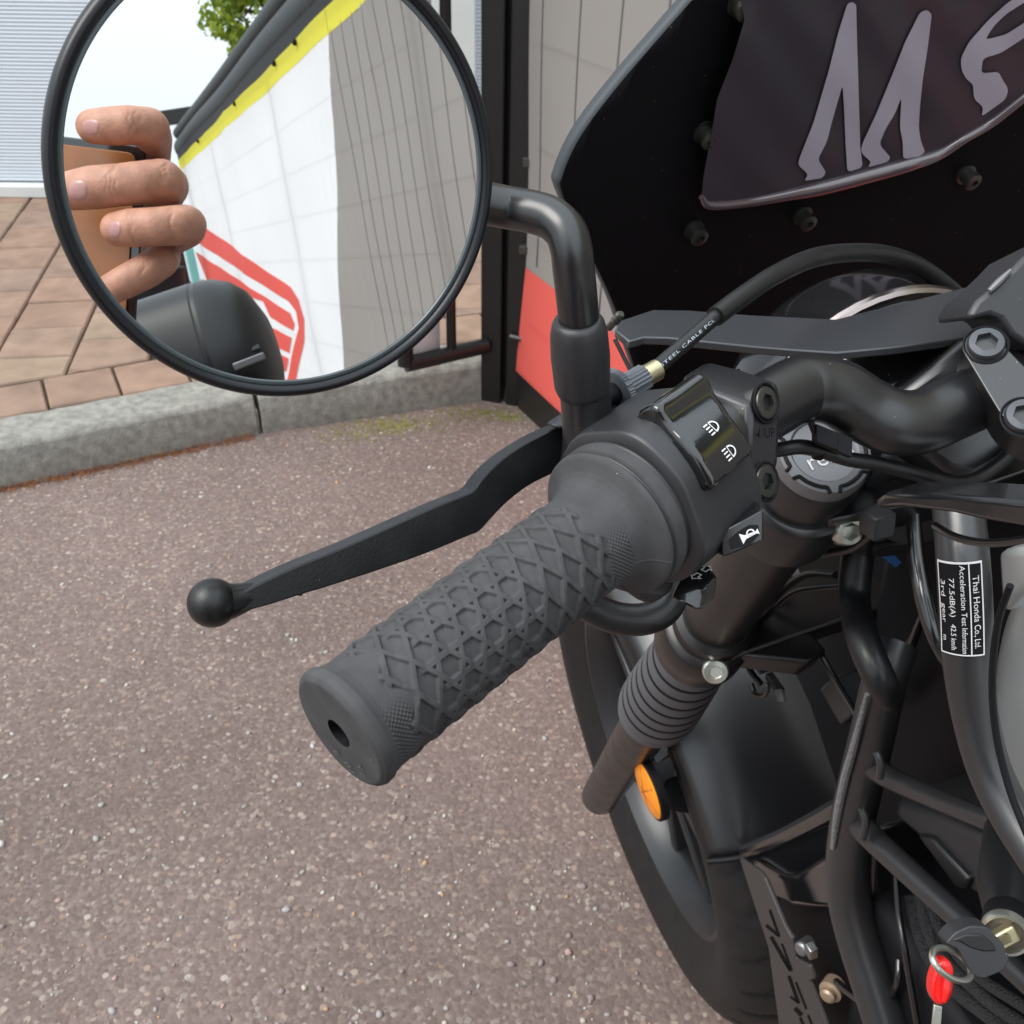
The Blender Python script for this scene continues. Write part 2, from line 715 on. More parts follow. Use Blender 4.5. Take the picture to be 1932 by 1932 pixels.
m_asphalt = mat_asphalt()
m_brick = mat_brick()
m_joint = MAT("mossy_sand_joint", (.10, .085, .045), .95, var=(40, .5), bump=(300, .6, .003))
m_kerb = MAT("weathered_concrete", (.27, .262, .235), .9, spec=.2, var=(55, .26), bump=(220, .8, .003))
m_wall = MAT("pale_render", (.62, .64, .62), .8, var=(6, .06))
m_door = MAT("pale_blue_grey_roller_door", (.62, .67, .73), .45)
m_post = MAT("black_powder_coat_post", (.010, .0095, .0095), .36, rvar=.08)
m_roll = MAT("black_roll_cover", (.006, .0075, .0075), .55, spec=.4, bump=(40, .4, .01))
m_wirec = MAT("cloth_covered_wire", (.12, .115, .11), .7)
m_wire = MAT("dark_green_mesh_wire", (.03, .04, .035), .5)
m_skin = MAT("skin", (.46, .225, .15), .5, sss=.1, var=(130, .16), bump=(900, .35, .0006))
m_nail = MAT("finger_nail", (.50, .27, .25), .25, var=(200, .05))
m_phone = MAT("brown_leather_phone_case", (.24, .082, .017), .32, var=(30, .25))
m_needle = MAT("rust_brown_needles", (.20, .075, .03), .85, var=(90, .5))
m_moss = MAT("green_moss", (.16, .15, .035), .95, var=(60, .4))
m_bark = MAT("tree_bark", (.12, .09, .06), .9, bump=(30, .8, .02))
m_teal = MAT("teal_painted_board", (.16, .42, .40), .6)


def mat_banner(name, col):
    m = MAT(name, col, .6, spec=.3)
    N, L = m.node_tree.nodes, m.node_tree.links
    b = N["Principled BSDF"]
    t = N.new("ShaderNodeBsdfTranslucent")
    t.inputs["Color"].default_value = (*col, 1)
    mx = N.new("ShaderNodeMixShader")
    mx.inputs[0].default_value = .35
    L.new(b.outputs[0], mx.inputs[1])
    L.new(t.outputs[0], mx.inputs[2])
    L.new(mx.outputs[0], N["Material Output"].inputs["Surface"])
    return m


m_bgrey = mat_banner("greige_banner_print", (.315, .29, .27))
m_bwhite = mat_banner("white_banner_pvc", (.84, .84, .85))
m_byellow = mat_banner("yellow_banner_hem", (.80, .74, .06))
m_bred = mat_banner("coral_red_print", (.80, .13, .105))


def mat_leaf():
    m = MAT("bright_green_leaves", (.10, .17, .02), .6)
    N, L = m.node_tree.nodes, m.node_tree.links
    b = N["Principled BSDF"]
    ge = N.new("ShaderNodeNewGeometry")
    r = N.new("ShaderNodeValToRGB")
    e = r.color_ramp.elements
    e[0].color, e[1].color = (.07, .14, .015, 1), (.42, .50, .05, 1)
    L.new(ge.outputs["Random Per Island"], r.inputs[0])
    L.new(r.outputs[0], b.inputs["Base Color"])
    t = N.new("ShaderNodeBsdfTranslucent")
    L.new(r.outputs[0], t.inputs["Color"])
    mx = N.new("ShaderNodeMixShader")
    mx.inputs[0].default_value = .35
    L.new(b.outputs[0], mx.inputs[1])
    L.new(t.outputs[0], mx.inputs[2])
    L.new(mx.outputs[0], N["Material Output"].inputs["Surface"])
    return m


m_leaf = mat_leaf()

# ================================================================== THE SETTING
# road
road = mk("road", ([(-40, -40, 0), (40, -40, 0), (40, 40, 0), (-40, 40, 0)], [(0, 1, 2, 3)]), m_asphalt, sharp=None, flip=False)
tag(road, "red brown asphalt road with pale stone chips under the motorcycle", kind='structure')

# kerb line (front face foot), left to right
K0, K1, K2 = G(0, 925)[:2], G(494, 819)[:2], G(905, 757)[:2]
d01, d12 = un(K1 - K0), un(K2 - K1)
KL = K0 - d01 * 2.2
KPATH = [KL, K1, K2 + d12 * .35]
ZK = .1


def leftn(d):
    return A_([-d[1], d[0]])


def kerb_w(p, d, off):
    return p + leftn(d) * off


kerb = mk("kerb", ([(*kerb_w(KL, d01, .01), -.05), (*kerb_w(K1, d01, .01), -.05), (*kerb_w(K1, d01, .10), -.05), (*kerb_w(KL, d01, .10), -.05),
                    (*kerb_w(KL, d01, .01), .06), (*kerb_w(K1, d01, .01), .06), (*kerb_w(K1, d01, .10), .06), (*kerb_w(KL, d01, .10), .06)],
                   [(0, 1, 2, 3), (4, 5, 6, 7), (0, 1, 5, 4), (2, 3, 7, 6), (1, 2, 6, 5), (0, 3, 7, 4)]), m_kerb)
tag(kerb, "concrete kerb between the asphalt and the paved forecourt", kind='structure')


def kerbstone(p, q, d):
    L_ = np.linalg.norm(q - p)
    n = leftn(d)
    prof = [(.012, -.04), (.0, 0.0), (.012, ZK - .012), (.024, ZK), (.13, ZK + .002), (.13, -.04)]
    segs = 24
    vs, fs = [], []
    k = len(prof)
    for i in range(segs + 1):
        s = .004 + (L_ - .008) * i / segs
        base = p + d * s
        for j, (o_, z) in enumerate(prof):
            jit = mnoise.noise((base[0] * 22 + j * 3.1, base[1] * 22, z * 9)) * .0035
            q_ = base + n * (o_ + jit)
            vs.append((q_[0], q_[1], z + (jit * .6 if z > .01 else 0)))
    for i in range(segs):
        for j in range(k):
            j2 = (j + 1) % k
            fs.append((i * k + j, i * k + j2, (i + 1) * k + j2, (i + 1) * k + j))
    fs += [tuple(range(k)), tuple(segs * k + j for j in range(k))]
    return mk("kerbstone", (vs, fs), m_kerb, kerb, sharp=50, bevel=.004)


kerbstone(KL, KL + d01 * (np.linalg.norm(K1 - KL) - .915), d01)
kerbstone(K1 - d01 * .915, K1, d01)
kerbstone(K1, K2 + d12 * .35, d12)

# wall direction and pavement
W0, W1 = G(0, 371, ZK)[:2], G(130, 372.5, ZK)[:2]
WD = un(W1 - W0)
WNv = A_([-WD[1], WD[0]])
B0 = kerb_w(K0, d01, .135)
pav_pts = [kerb_w(KL, d01, .11), kerb_w(K1, d01, .11), kerb_w(K2 + d12 * .6, d12, .11), W0 + WD * 6 + WNv * .1, W0 - WD * 3 + WNv * .1]
pav = mk("pavement", prism([(*p, -.04) for p in pav_pts], (0, 0, .128)), m_joint, sharp=None)
tag(pav, "raised forecourt of clay brick pavers in front of the roller door", kind='structure')


def clip(poly, o, n):
    out = []
    for i in range(len(poly)):
        a, b = poly[i], poly[(i + 1) % len(poly)]
        da, db = (a - o) @ n, (b - o) @ n
        if da >= 0:
            out.append(a)
        if (da > 0) != (db > 0) and abs(da - db) > 1e-9:
            out.append(a + (b - a) * da / (da - db))
    return out


brick_cache = {}


def brick_mesh(poly, key=None):
    if key and key in brick_cache:
        return brick_cache[key]
    c = sum(poly) / len(poly)
    n = len(poly)
    vs = []
    for z, ins in ((-.03, 0), (-.004, 0), (0, .004)):
        for p in poly:
            d = p - c
            r = np.linalg.norm(d)
            q = c + d * max(1 - ins / max(r, 1e-4) * 1.3, .3)
            vs.append((q[0], q[1], z))
    fs = [tuple(2 * n + i for i in range(n))]
    for k in (0, 1):
        fs += [(k * n + i, k * n + (i + 1) % n, (k + 1) * n + (i + 1) % n, (k + 1) * n + i) for i in range(n)]
    me = bpy.data.meshes.new("brick")
    me.from_pydata([tuple(map(float, v)) for v in vs], [], fs)
    me.materials.append(m_brick)
    if key:
        brick_cache[key] = me
    return me


def put_brick(me, x, y, rz):
    o = bpy.data.objects.new("brick", me)
    COL.objects.link(o)
    o.parent = pav
    o.location = (float(x), float(y), ZK + random.uniform(-.002, .0025))
    o.rotation_euler = (random.uniform(-.008, .008), random.uniform(-.008, .008), rz)


# border course along the kerb: long bricks
BLn, BWd, JT = .159, .158, .006
for (p, q, d) in ((KL, K1, d01), (K1, K2 + d12 * .35, d12)):
    Ltot = np.linalg.norm(q - p)
    ang = math.atan2(d[1], d[0])
    n = leftn(d)
    s = (np.linalg.norm(G(91, 764, ZK)[:2] - kerb_w(p, d, .135)) if p is KL else 0) % BLn
    w2, l2 = BWd / 2 - JT / 2, BLn / 2 - JT / 2
    me = brick_mesh([A_(v) for v in ((-l2, -w2), (l2, -w2), (l2, w2), (-l2, w2))], "border")
    while s < Ltot:
        c = p + d * (s + BLn / 2) + n * (.137 + BWd / 2)
        if c[0] > -2.0:
            put_brick(me, c[0], c[1], ang)
        s += BLn

# field: columns of stretchers laid square to the wall, cut where they meet the border
FE = un(G(117, 454, ZK)[:2] - G(0, 657.6, ZK)[:2])        # along the long joints
FX = A_([FE[1], -FE[0]])
F0 = G(0, 657.6, ZK)[:2]
CW, RL = .186, .170
w2, l2 = CW / 2 - JT / 2, RL / 2 - JT / 2
whole = [A_(v) for v in ((-w2, -l2), (w2, -l2), (w2, l2), (-w2, l2))]
full_me = brick_mesh(whole, "field")
angF = math.atan2(FX[1], FX[0])
nB = 0
for ci in range(-6, 8):
    for ri in range(-6, 9):
        c = F0 + FX * (ci + .5) * CW + FE * (ri + (.5 if ci % 2 else 0) + .15) * RL
        poly = [c + FX * p[0] + FE * p[1] for p in whole]
        if max((p - W0) @ WNv for p in poly) > 0.0:
            poly = clip(poly, W0, -WNv)
            if len(poly) < 3:
                continue
        cut = False
        for (a, d) in ((K1, d01), (K1, d12)):
            side = (c - K1) @ d01
            if (d is d01 and side > .16) or (d is d12 and side < -.16):
                continue
            o_ = a + leftn(d) * (.137 + BWd + JT / 2)
            if min((p - o_) @ leftn(d) for p in poly) < 0:
                poly = clip(poly, o_, leftn(d))
                cut = True
            if len(poly) < 3:
                break
        if len(poly) < 3:
            continue
        cc = sum(poly) / len(poly)
        if cc[0] < -2.35 or cc[0] > -.02:
            continue
        nB += 1
        if not cut and len(poly) == 4:
            put_brick(full_me, c[0], c[1], angF)
        else:
            put_brick(brick_mesh([p - cc for p in poly]), cc[0], cc[1], 0)

# stone chips standing proud of the asphalt
ico = bmesh.new()
bmesh.ops.create_icosphere(ico, subdivisions=1, radius=1)
ico.verts.index_update()
IV = np.array([v.co[:] for v in ico.verts])
IF = np.array([[v.index for v in f.verts] for f in ico.faces])
ico.free()
chips_v, chips_f, chips_m = [], [], []
n0 = 0
for i in range(2700):
    y = random.uniform(.25, 2.25)
    x = random.uniform(-.62 * (y + .5), .55 * (y + .4))
    k = A_([x, y])
    if (k - K1) @ leftn(d01) > -.02 or (k - K1) @ leftn(d12) > -.02:
        continue
    r = random.choice((.0013, .0016, .002, .002, .0026, .0032, .0046 if random.random() < .45 else .002)) * (1.15 if y < 1.0 else 1)
    v = IV * A_([r * random.uniform(.8, 1.5), r * random.uniform(.7, 1.1), r * .7]) * rng.uniform(.85, 1.15, (len(IV), 1))
    a = random.uniform(0, 6.28)
    R = A_([[math.cos(a), -math.sin(a), 0], [math.sin(a), math.cos(a), 0], [0, 0, 1]])
    chips_v.append(v @ R.T + A_([x, y, r * .12]))
    chips_f.append(IF + n0)
    n0 += len(IV)
    chips_m += [random.choices(range(6), (40, 26, 16, 8, 8, 8))[0]] * len(IF)
cm = [MAT("chip_" + s, c, .85, spec=.1) for s, c in (("mauve", (0.276, 0.218, 0.213)), ("grey", (0.345, 0.333, 0.322)), ("cream", (0.46, 0.42, 0.35)),
                                                    ("white", (0.47, 0.46, 0.43)), ("ochre", (0.460, 0.287, 0.161)), ("pink", (0.414, 0.276, 0.253)))]
chips = mk("stone_chips", (np.concatenate(chips_v), np.concatenate(chips_f)), None, mats=cm, fmat=chips_m, sharp=None, flip=False)
tag(chips, "loose pale stone chips bedded in the asphalt", kind='stuff')

# rust-brown needles swept against the kerb
nv, nf = [], []
for i in range(4200):
    t = random.random() ** .9
    s = np.linalg.norm(K1 - KL) * (1 - t * .75) - .02
    w = abs(random.gauss(0, .016)) * (1.15 if t > .3 else .6)
    c2 = KL + d01 * s - leftn(d01) * (w - .004)
    a = random.uniform(0, 6.28)
    ln, r = random.uniform(.004, .012), random.uniform(.0005, .0011)
    d = A_([math.cos(a) * ln, math.sin(a) * ln, random.uniform(-.3, .3) * ln])
    n_ = A_([-math.sin(a) * r, math.cos(a) * r, 0])
    c = A_([*c2, .0015 + max(0, .012 - w) * random.random() * .8])
    b = len(nv)
    nv += [c - d, c + n_, c + d, c - n_, c + A_([0, 0, r * 1.3])]
    nf += [(b, b + 1, b + 4), (b + 1, b + 2, b + 4), (b + 2, b + 3, b + 4), (b + 3, b, b + 4)]
needles = mk("needle_litter", (nv, nf), m_needle, sharp=None, flip=False)
tag(needles, "rust brown needle litter swept along the kerb foot", kind='stuff')
# moss tufts near the gate post
mv, mf = [], []
for (uu, vv, sg, cnt) in ((735, 803, .035, 260), (660, 822, .035, 90), (905, 778, .035, 160), (965, 790, .03, 150), (820, 792, .04, 80)):
    g0 = G(uu, vv)
    for i in range(cnt):
        x, y = g0[0] + random.gauss(0, sg) * 1.3, g0[1] + random.gauss(0, sg) * .55
        if (A_([x, y]) - K1) @ leftn(d12) > -.004 or (A_([x, y]) - K1) @ leftn(d01) > -.004:
            continue
        r = random.uniform(.001, .003)
        b = len(mv)
        a = random.uniform(0, 6.28)
        for k in range(3):
            mv.append((x + r * 1.6 * math.cos(a + k * 2.1), y + r * 1.6 * math.sin(a + k * 2.1), .0005))
        mv.append((x, y, r * 1.5))
        mf += [(b, b + 1, b + 3), (b + 1, b + 2, b + 3), (b + 2, b, b + 3)]
moss = mk("moss", (mv, mf), m_moss, sharp=None, flip=False)
tag(moss, "yellow green moss tufts on the asphalt by the kerb", kind='stuff')

# ------------------------------------------------------------------ building with the roller door
bld = thing("building", "pale building with a ribbed roller door behind the forecourt", "building", (*(W0 + WD * 1.0), ZK))
wz = lambda s, o, z: (*(W0 + WD * s + WNv * o), z)
v, f = [], []
pitch = .0115
for (sa, sb) in ((-2.6, 1.34), (1.62, 4.6)):
    k = 0
    z = ZK + .045
    b0 = len(v)
    rows = []
    while z < 3.2:
        for dz, o_ in ((0, 0), (.28, -.0035), (.62, -.0035), (.86, 0)):
            rows.append((z + dz * pitch, o_))
        z += pitch
    for (zz, o_) in rows:
        v += [wz(sa, .03 + o_, zz), wz(sb, .03 + o_, zz)]
    for i in range(len(rows) - 1):
        f.append((b0 + 2 * i, b0 + 2 * i + 1, b0 + 2 * i + 3, b0 + 2 * i + 2))
dr = mk("roller_door", (v, f), m_door, bld, sharp=None, flip=False)
dr["kind"] = "stuff"
mk("door_sill", prism([wz(-2.6, -.012, ZK), wz(4.6, -.012, ZK), wz(4.6, .06, ZK), wz(-2.6, .06, ZK)], (0, 0, .04)), m_wall, bld, bevel=.004)
mk("door_pier", prism([wz(1.34, -.02, ZK), wz(1.62, -.02, ZK), wz(1.62, .09, ZK), wz(1.34, .09, ZK)], (0, 0, 3.1)), m_wall, bld, bevel=.004)
mk("wall", prism([wz(-2.7, .08, ZK), wz(4.7, .08, ZK), wz(4.7, .4, ZK), wz(-2.7, .4, ZK)], (0, 0, 3.6)), m_wall, bld)

# ------------------------------------------------------------------ gate and fence
post = thing("gate_post", "black twin steel gate post standing behind the mirror at the kerb end", "post", (*G(925, 757)[:2], 0))
pa, pb = G(907, 756), G(944, 762)
pc, pd = G(953, 764), G(997, 771)
px_ = un((pd - pa)[:2])
py_ = A_([-px_[1], px_[0]])


def sq_post(a, b, h, name, dpt):
    a2, b2 = a[:2], a[:2] + px_ * np.linalg.norm((b - a)[:2])
    return mk(name, prism([(*a2, 0), (*b2, 0), (*(b2 + py_ * dpt), 0), (*(a2 + py_ * dpt), 0)], (0, 0, h)), m_post, post, bevel=.004, seg=3)


sq_post(pa, pb, 2.3, "gate_stile", .055)
sq_post(pc, pd, 2.3, "fence_upright", .06)
mk("hinge_channel", prism([(*(pb[:2] + py_ * .02), .05), (*(pc[:2] + py_ * .02), .05), (*(pc[:2] + py_ * .05), .05), (*(pb[:2] + py_ * .05), .05)], (0, 0, 2.2)), m_dark, post)
for (uu, vv) in ((998, 305), (990, 470)):
    c = on_plane(uu, vv, pc - A_([*py_, 0]) * .012, A_([*py_, 0]))
    mk("cable_clip", join(box(c, A_([*px_, 0]), A_([*py_, 0]), (0, 0, 1), .022, .02, .018), bolt_vf(c + A_([*px_, 0]) * .012, px_.tolist() + [0], .006)), m_steel, post, bevel=.002)
c = on_plane(985, 640, pc - A_([*py_, 0]) * .01, A_([*py_, 0]))
mk("hinge_bolt", lathe(c, A_([*px_, -.1]), [(-.03, .007), (.01, .007), (.012, .011), (.025, .011), (.026, .004), (.034, .004)], 20), m_steel, post)

gate = thing("gate_leaf", "black tubular gate leaf with white banner swung open beside the gate post", "gate", (*G(850, 765)[:2], 0))
# plane of the leaf: runs from the stile towards the viewer's left
g1 = on_plane(918, 652, pa, A_([*py_, 0]))
gl = P(832, 658, dep(g1) * .975)
gd = un((gl - g1) * A_([1, 1, 0]))
glen = np.linalg.norm((P(760, 672, dep(g1) * .965) - g1)[:2])
gend = g1 + gd * glen
mk("bottom_rail", tube([g1, gend], .019, 16, smooth=False), m_post, gate)
gb = g1 + gd * np.linalg.norm((P(848, 640, dep(g1) * .98) - g1)[:2])
mk("gate_bar", tube([gb, gb + A_([0, 0, 1.75])], .012, 14, smooth=False), m_post, gate)
mk("end_stile", tube([gend, gend + A_([0, 0, 1.75])], .019, 14, smooth=False), m_post, gate)
mk("top_rail", tube([g1 + A_([0, 0, 1.75]), gend + A_([0, 0, 1.75])], .019, 14, smooth=False), m_post, gate)
b1 = g1 + gd * (np.linalg.norm((P(834, 650, dep(g1) * .98) - g1)[:2]))
bnr = mk("gate_banner", surf([(0, 0), (glen - .125, 0), (glen - .125, 1.55), (0, 1.55)],
                             lambda s, z: b1 + gd * s + A_([0, 0, z - .035]) + A_([gd[1], -gd[0], 0]) * (.022 + .003 * math.sin(s * 14 + z * 3)), .07), m_bwhite, solid=.0012)
tag(bnr, "white banner laced to the gate leaf behind the round mirror", "banner")

# fence with mesh, seen directly beside the post and again in the mirror
s_gr, z_gr = fmirror(625, 65)
s_gb, z_gb = fmirror(650, 690)
ZY0 = .5 * (fmirror(624, 63)[1] + fmirror(341, 322)[1])
ZY1 = ZY0 + .084
SEND = fmirror(341, 322)[0]
fence = thing("fence", "long black mesh fence with rolled cover on its top rail along the bike's right side", "fence", (*fpt(SEND / 2, 0)[:2], 0))
ZT = ZY1 + .06
npost = 6
for i in range(npost):
    s = .08 + (SEND + .1 - .08) * i / (npost - 1)
    if i == 0:
        continue
    c = fpt(s, 0, -.05)
    mk("fence_post", box(c + A_([0, 0, (ZT + .1) / 2]), FDIR, FN, (0, 0, 1), .06, .06, ZT + .1), m_post, fence, bevel=.004)
# top rail: padded roll
pts = [fpt(s, ZY1 + .105 + .006 * math.sin(s * 2.1), -.085) for s in np.linspace(.05, SEND + .05, 50)]
mk("top_roll", tube(pts, .094, 18, per=1), m_roll, fence)
pts = [fpt(s, ZY1 + .215 + .004 * math.sin(s * 1.3), -.06) for s in np.linspace(.05, SEND + .05, 40)]
mk("top_cover_edge", tube(pts, .052, 14, per=1), m_roll, fence)
mk("top_strip", prism([fpt(.05, ZY1 - .04, -.004), fpt(SEND + .05, ZY1 - .04, -.004), fpt(SEND + .05, ZY1 - .04, -.02), fpt(.05, ZY1 - .04, -.02)], (0, 0, .12)), m_dark, fence)
mk("kick_board", prism([fpt(.02, 0, .004), fpt(SEND, 0, .004), fpt(SEND, 0, -.02), fpt(.02, 0, -.02)], (0, 0, .115)), m_post, fence, bevel=.003)
def bwave(s, z):
    w = .004 * math.sin(s * 3.1 + z * 1.2) + .003 * math.sin(s * 7.3 - z * 4.1) + .0022 * math.sin(z * 9 + s * 2)
    # pulled folds running down from the ties
    for s0 in (.25, 1.6, 4.9, 8.1, 9.6, 11.2):
        q = (s - s0) - (ZY0 - z) * .55
        w += .006 * math.exp(-(q / .07) ** 2) * max(0, 1 - (ZY0 - z) * .8)
    return w


ZR = max(fdirect(1000, 508)[1], .2)
wv, wv2 = [], []
for s in np.arange(.12, SEND, .135):
    front = s < s_gr
    w_ = wv if front else wv2
    zz = np.linspace((ZR + .02) if front else .12, ZY0 + .01, 22)
    w_.append(tube([fpt(s, z, .004 + bwave(s, z) + (.0002 if front else -.0034)) for z in zz], .0022, 5, smooth=False))
for z in np.arange(.25, ZY0, .2):
    wv.append(tube([fpt(s, z, .004 + bwave(s, z) - .0032) for s in np.arange(.1, s_gr, .1)], .0020, 5, smooth=False))
    wv2.append(tube([fpt(s, z, .004 + bwave(s, z) - .0046) for s in np.arange(s_gr, SEND, .1)], .0020, 5, smooth=False))
for w_ in (wv, wv2):
    wm = mk("wire_mesh", join(*w_), m_wire if w_ is wv2 else m_wirec, fence, sharp=None, flip=False)
    wm["kind"] = "stuff"


def bmap(off):
    return lambda s, z: fpt(s, z, .004 + off + bwave(s, z))


ban1 = thing("banner", "greige mesh banner with coral red foot tied to the fence next to the gate post", "banner", (*fpt(3, 0)[:2], 0))
rt0 = fdirect(1000, 508)
ZR = max(rt0[1], .2)
s0b = fdirect(1000, 300)[0]
mk("printed_sheet", surf([(s0b, ZR), (s_gb, ZR), (s_gb, z_gb), (s_gr, ZY0), (s0b, ZY0)], bmap(0), (.05, .05)), m_bgrey, ban1, sharp=None)
mk("red_foot", surf([(s0b - .03, .10), (s_gb, .10), (s_gb, ZR), (s0b, ZR)], bmap(.0005), (.1, .06)), m_bred, ban1, sharp=None)
mk("yellow_hem", surf([(s0b, ZY0), (s_gr, ZY0), (s_gr, ZY1), (s0b, ZY1)], bmap(.001), (.12, .1)), m_byellow, ban1, sharp=None)
ban2 = thing("banner", "white banner with yellow hem and red striped emblem, seen in the mirror", "banner", (*fpt(9, 0)[:2], 0))
mk("printed_sheet", surf([(s_gb + .004, .12), (SEND, .12), (SEND, ZY0), (s_gr + .004, ZY0), (s_gb + .004, z_gb)], bmap(0), (.05, .05)), m_bwhite, ban2, sharp=None)
mk("yellow_hem", surf([(s_gr + .004, ZY0), (SEND, ZY0), (SEND, ZY1), (s_gr + .004, ZY1)], bmap(.001), (.12, .1)), m_byellow, ban2, sharp=None)


def c1(x, y):
    return fmirror(x * .3342, y * .3342)


def c4(x, y):
    return fmirror(x * .3342, 645.7 + y * .3342)


def clampf(q):
    return (q[0], min(max(q[1], .13), ZY0))


emb = [
    [c1(1160, 1280), c1(1640, 1620), c1(1690, 1690), c1(1725, 1800), c1(1720, 1932), c4(1672, 220), c4(1622, 220), c4(1650, 90), c1(1690, 1850), c1(1675, 1760), c1(1630, 1700), c1(1115, 1365)],
    [c1(1110, 1420), c1(1640, 1765), c1(1668, 1830), c1(1660, 1865), c1(1530, 1790), c1(1490, 1700), c1(1170, 1580)],
    [c1(1545, 1850), c1(1655, 1905), c4(1640, 60), c4(1570, 30)],
    [c4(1573, 60), c4(1634, 90), c4(1618, 165), c4(1570, 150)],
    [c4(1570, 190), c4(1612, 200), c4(1605, 330), c4(1560, 330)],
]
for e in emb:
    e = [clampf(q) for q in e]
    mk("red_emblem", surf(e, bmap(.004), (.05, .05)), m_bred, ban2, sharp=0)
# ties along the hem
for (x, y) in ((1680, 240), (1560, 350), (1340, 605), (1130, 812)):
    s, z = c1(x, y)
    mk("tie", lathe(fpt(s, ZY1 - .012, .012), FN, [(-.004, .014), (.004, .014), (.008, .011), (.012, 1e-6)], 14), m_dark, ban2)

# far cross frame and board at the fence end
por = thing("far_gate_frame", "black cross beam and post at the far end of the fence, seen in the mirror", "gate frame", (*fpt(SEND + .4, 0)[:2], 0))
a, b = V(372, 214, 9.6), V(255, 212, 9.6)
bl_ = float(np.linalg.norm((b - a)[:2]))
b = a + un((b - a) * A_([1, 1, 0])) * bl_
mk("beam", box((a + b) / 2, b - a, (0, 0, 1), np.cross(un(b - a), [0, 0, 1]), bl_, .13, .1), m_post, por, bevel=.005)
c = V(342, 520, 8.6)
mk("post", box(A_([c[0], c[1], 1.05]), BF, BL, (0, 0, 1), .1, .1, 2.1), m_post, por, bevel=.005)
mk("end_post", box(A_([b[0], b[1], a[2] / 2]), b - a, (0, 0, 1), np.cross(un(b - a), [0, 0, 1]), .1, a[2], .1), m_post, por, bevel=.005)
tb = thing("teal_board", "teal painted board leaning low beside the far post, glimpsed under the fingers in the mirror", "board", (*V(322, 530, 9)[:2], 0))
c, c2 = V(326, 540, 9.2), V(312, 540, 9.2)
mk("panel", box(A_([c[0], c[1], .62]), c - c2, (0, 0, 1), np.cross(un(c - c2), [0, 0, 1]), .11, 1.24, .03), m_teal, tb, bevel=.004)
c = V(364, 505, 9.0)
mk("stake", box(A_([c[0], c[1], .64]), c - V(350, 505, 9), (0, 0, 1), BF, .07, 1.28, .04), m_teal, tb, bevel=.004)
# dark bin
c = V(285, 545, 7.5)
bn = thing("dark_bin", "dark plastic bin standing by the far gate, just visible under the hand in the mirror", "bin", (c[0], c[1], 0))
rB = .26
mk("body", lathe(A_([c[0], c[1], 0]), (0, 0, 1), [(0, rB * .8), (.9, rB * .95), (1.04, rB)], 24), m_dark, bn)
mk("lid", lathe(A_([c[0], c[1], 1.04]), (0, 0, 1), [(0, rB * 1.05), (.03, rB * 1.05), (.07, rB * .6), (.08, 1e-6)], 24), m_dark, bn)

# ------------------------------------------------------------------ tree beyond the fence (in the mirror)
tcen = V(538, -12, 13.5)
tree = thing("tree", "bright green leafy tree rising beyond the fence, seen at the top of the mirror", "tree", (tcen[0], tcen[1], 0))
trv = [tube([A_([tcen[0], tcen[1], 0]), A_([tcen[0] + .05, tcen[1], tcen[2] * .5]), tcen], [.14, .11, .05], 10)]
for i in range(9):
    a = i * 2.4
    e = tcen + A_([math.cos(a) * .7, math.sin(a) * .7, random.uniform(-.6, .9)])
    trv.append(tube([tcen + A_([0, 0, -.9 + .15 * i]), (tcen + e) / 2 + A_([0, 0, .1]), e], [.04, .025, .008], 6, per=4))
mk("trunk", join(*trv), m_bark, tree)
lv, lf = [], []
clumps = []
while len(clumps) < 150:
    q = A_([random.uniform(-1, 1), random.uniform(-1, 1), random.uniform(-1, 1)])
    if np.linalg.norm(q) < 1:
        clumps.append((tcen + q * A_([1.12, 1.12, 1.55]) * random.uniform(.75, 1.02), random.uniform(.14, .30)))
for cc_, cr_ in clumps:
    for k in range(80):
        d = rng.normal(size=3)
        d = d / np.linalg.norm(d) * cr_ * random.random() ** .4
        c = cc_ + d
        a, b = rng.normal(size=3), rng.normal(size=3)
        a = un(a) * random.uniform(.045, .08)
        b = un(np.cross(a, b)) * random.uniform(.022, .038)
        n = len(lv)
        lv += [c - a, c + b + A_([0, 0, .006]), c + a, c - b + A_([0, 0, .006])]
        lf += [(n, n + 1, n + 2), (n, n + 2, n + 3)]
crn = mk("crown", (lv, lf), m_leaf, tree, sharp=None, flip=False)

# ================================================================== MOTORCYCLE
bike = thing("motorcycle", "matt black motorcycle with ribbed grips, round mirror and tall black screen, parked by the kerb", "motorcycle", (WC[0] + .1, WC[1] - .4, 0))


def TD(name, pts, px, mat, parent=bike, n=16, per=8, rf=None):
    q = [P(*p) for p in pts]
    r = [px / 2 * p[2] / 1932 for p in pts] if rf is None else rf
    return mk(name, tube(q, r, n, per), mat, parent, sharp=40)


def TB(name, pts, px, mat, parent=bike, n=14, per=7):
    q = [BP(*p) for p in pts]
    pxs = px if hasattr(px, '__len__') else [px] * len(q)
    r = [w / 2 * dep(a) / 1932 for a, w in zip(q, pxs)]
    return mk(name, tube(q, r, n, per), mat, parent, sharp=40)


# ---- front wheel
wheel = mk("front_wheel", lathe(WC, BL, [(-.055, .03), (-.05, .042), (.05, .042), (.055, .03), (.06, .012), (.062, 1e-6)], 40), m_rim, bike)
R0 = .309
tp = []
for k in range(33):
    a = math.pi * (k / 32 - .5) * 1.25
    tp.append((.066 * math.sin(a), R0 - .056 + .056 * math.cos(a)))
tp = [(-.045, .203)] + tp + [(.045, .203)]


def tread(i, th, r):
    if 8 < i < 26:
        k = abs(i - 17) / 9
        ph = (th * 34 / (2 * math.pi) + (1 if i > 17 else -1) * k * .9) % 1
        if ph < .09 and k > .12:
            return r - .0035
        if k < .07:
            return r - .003
    return r


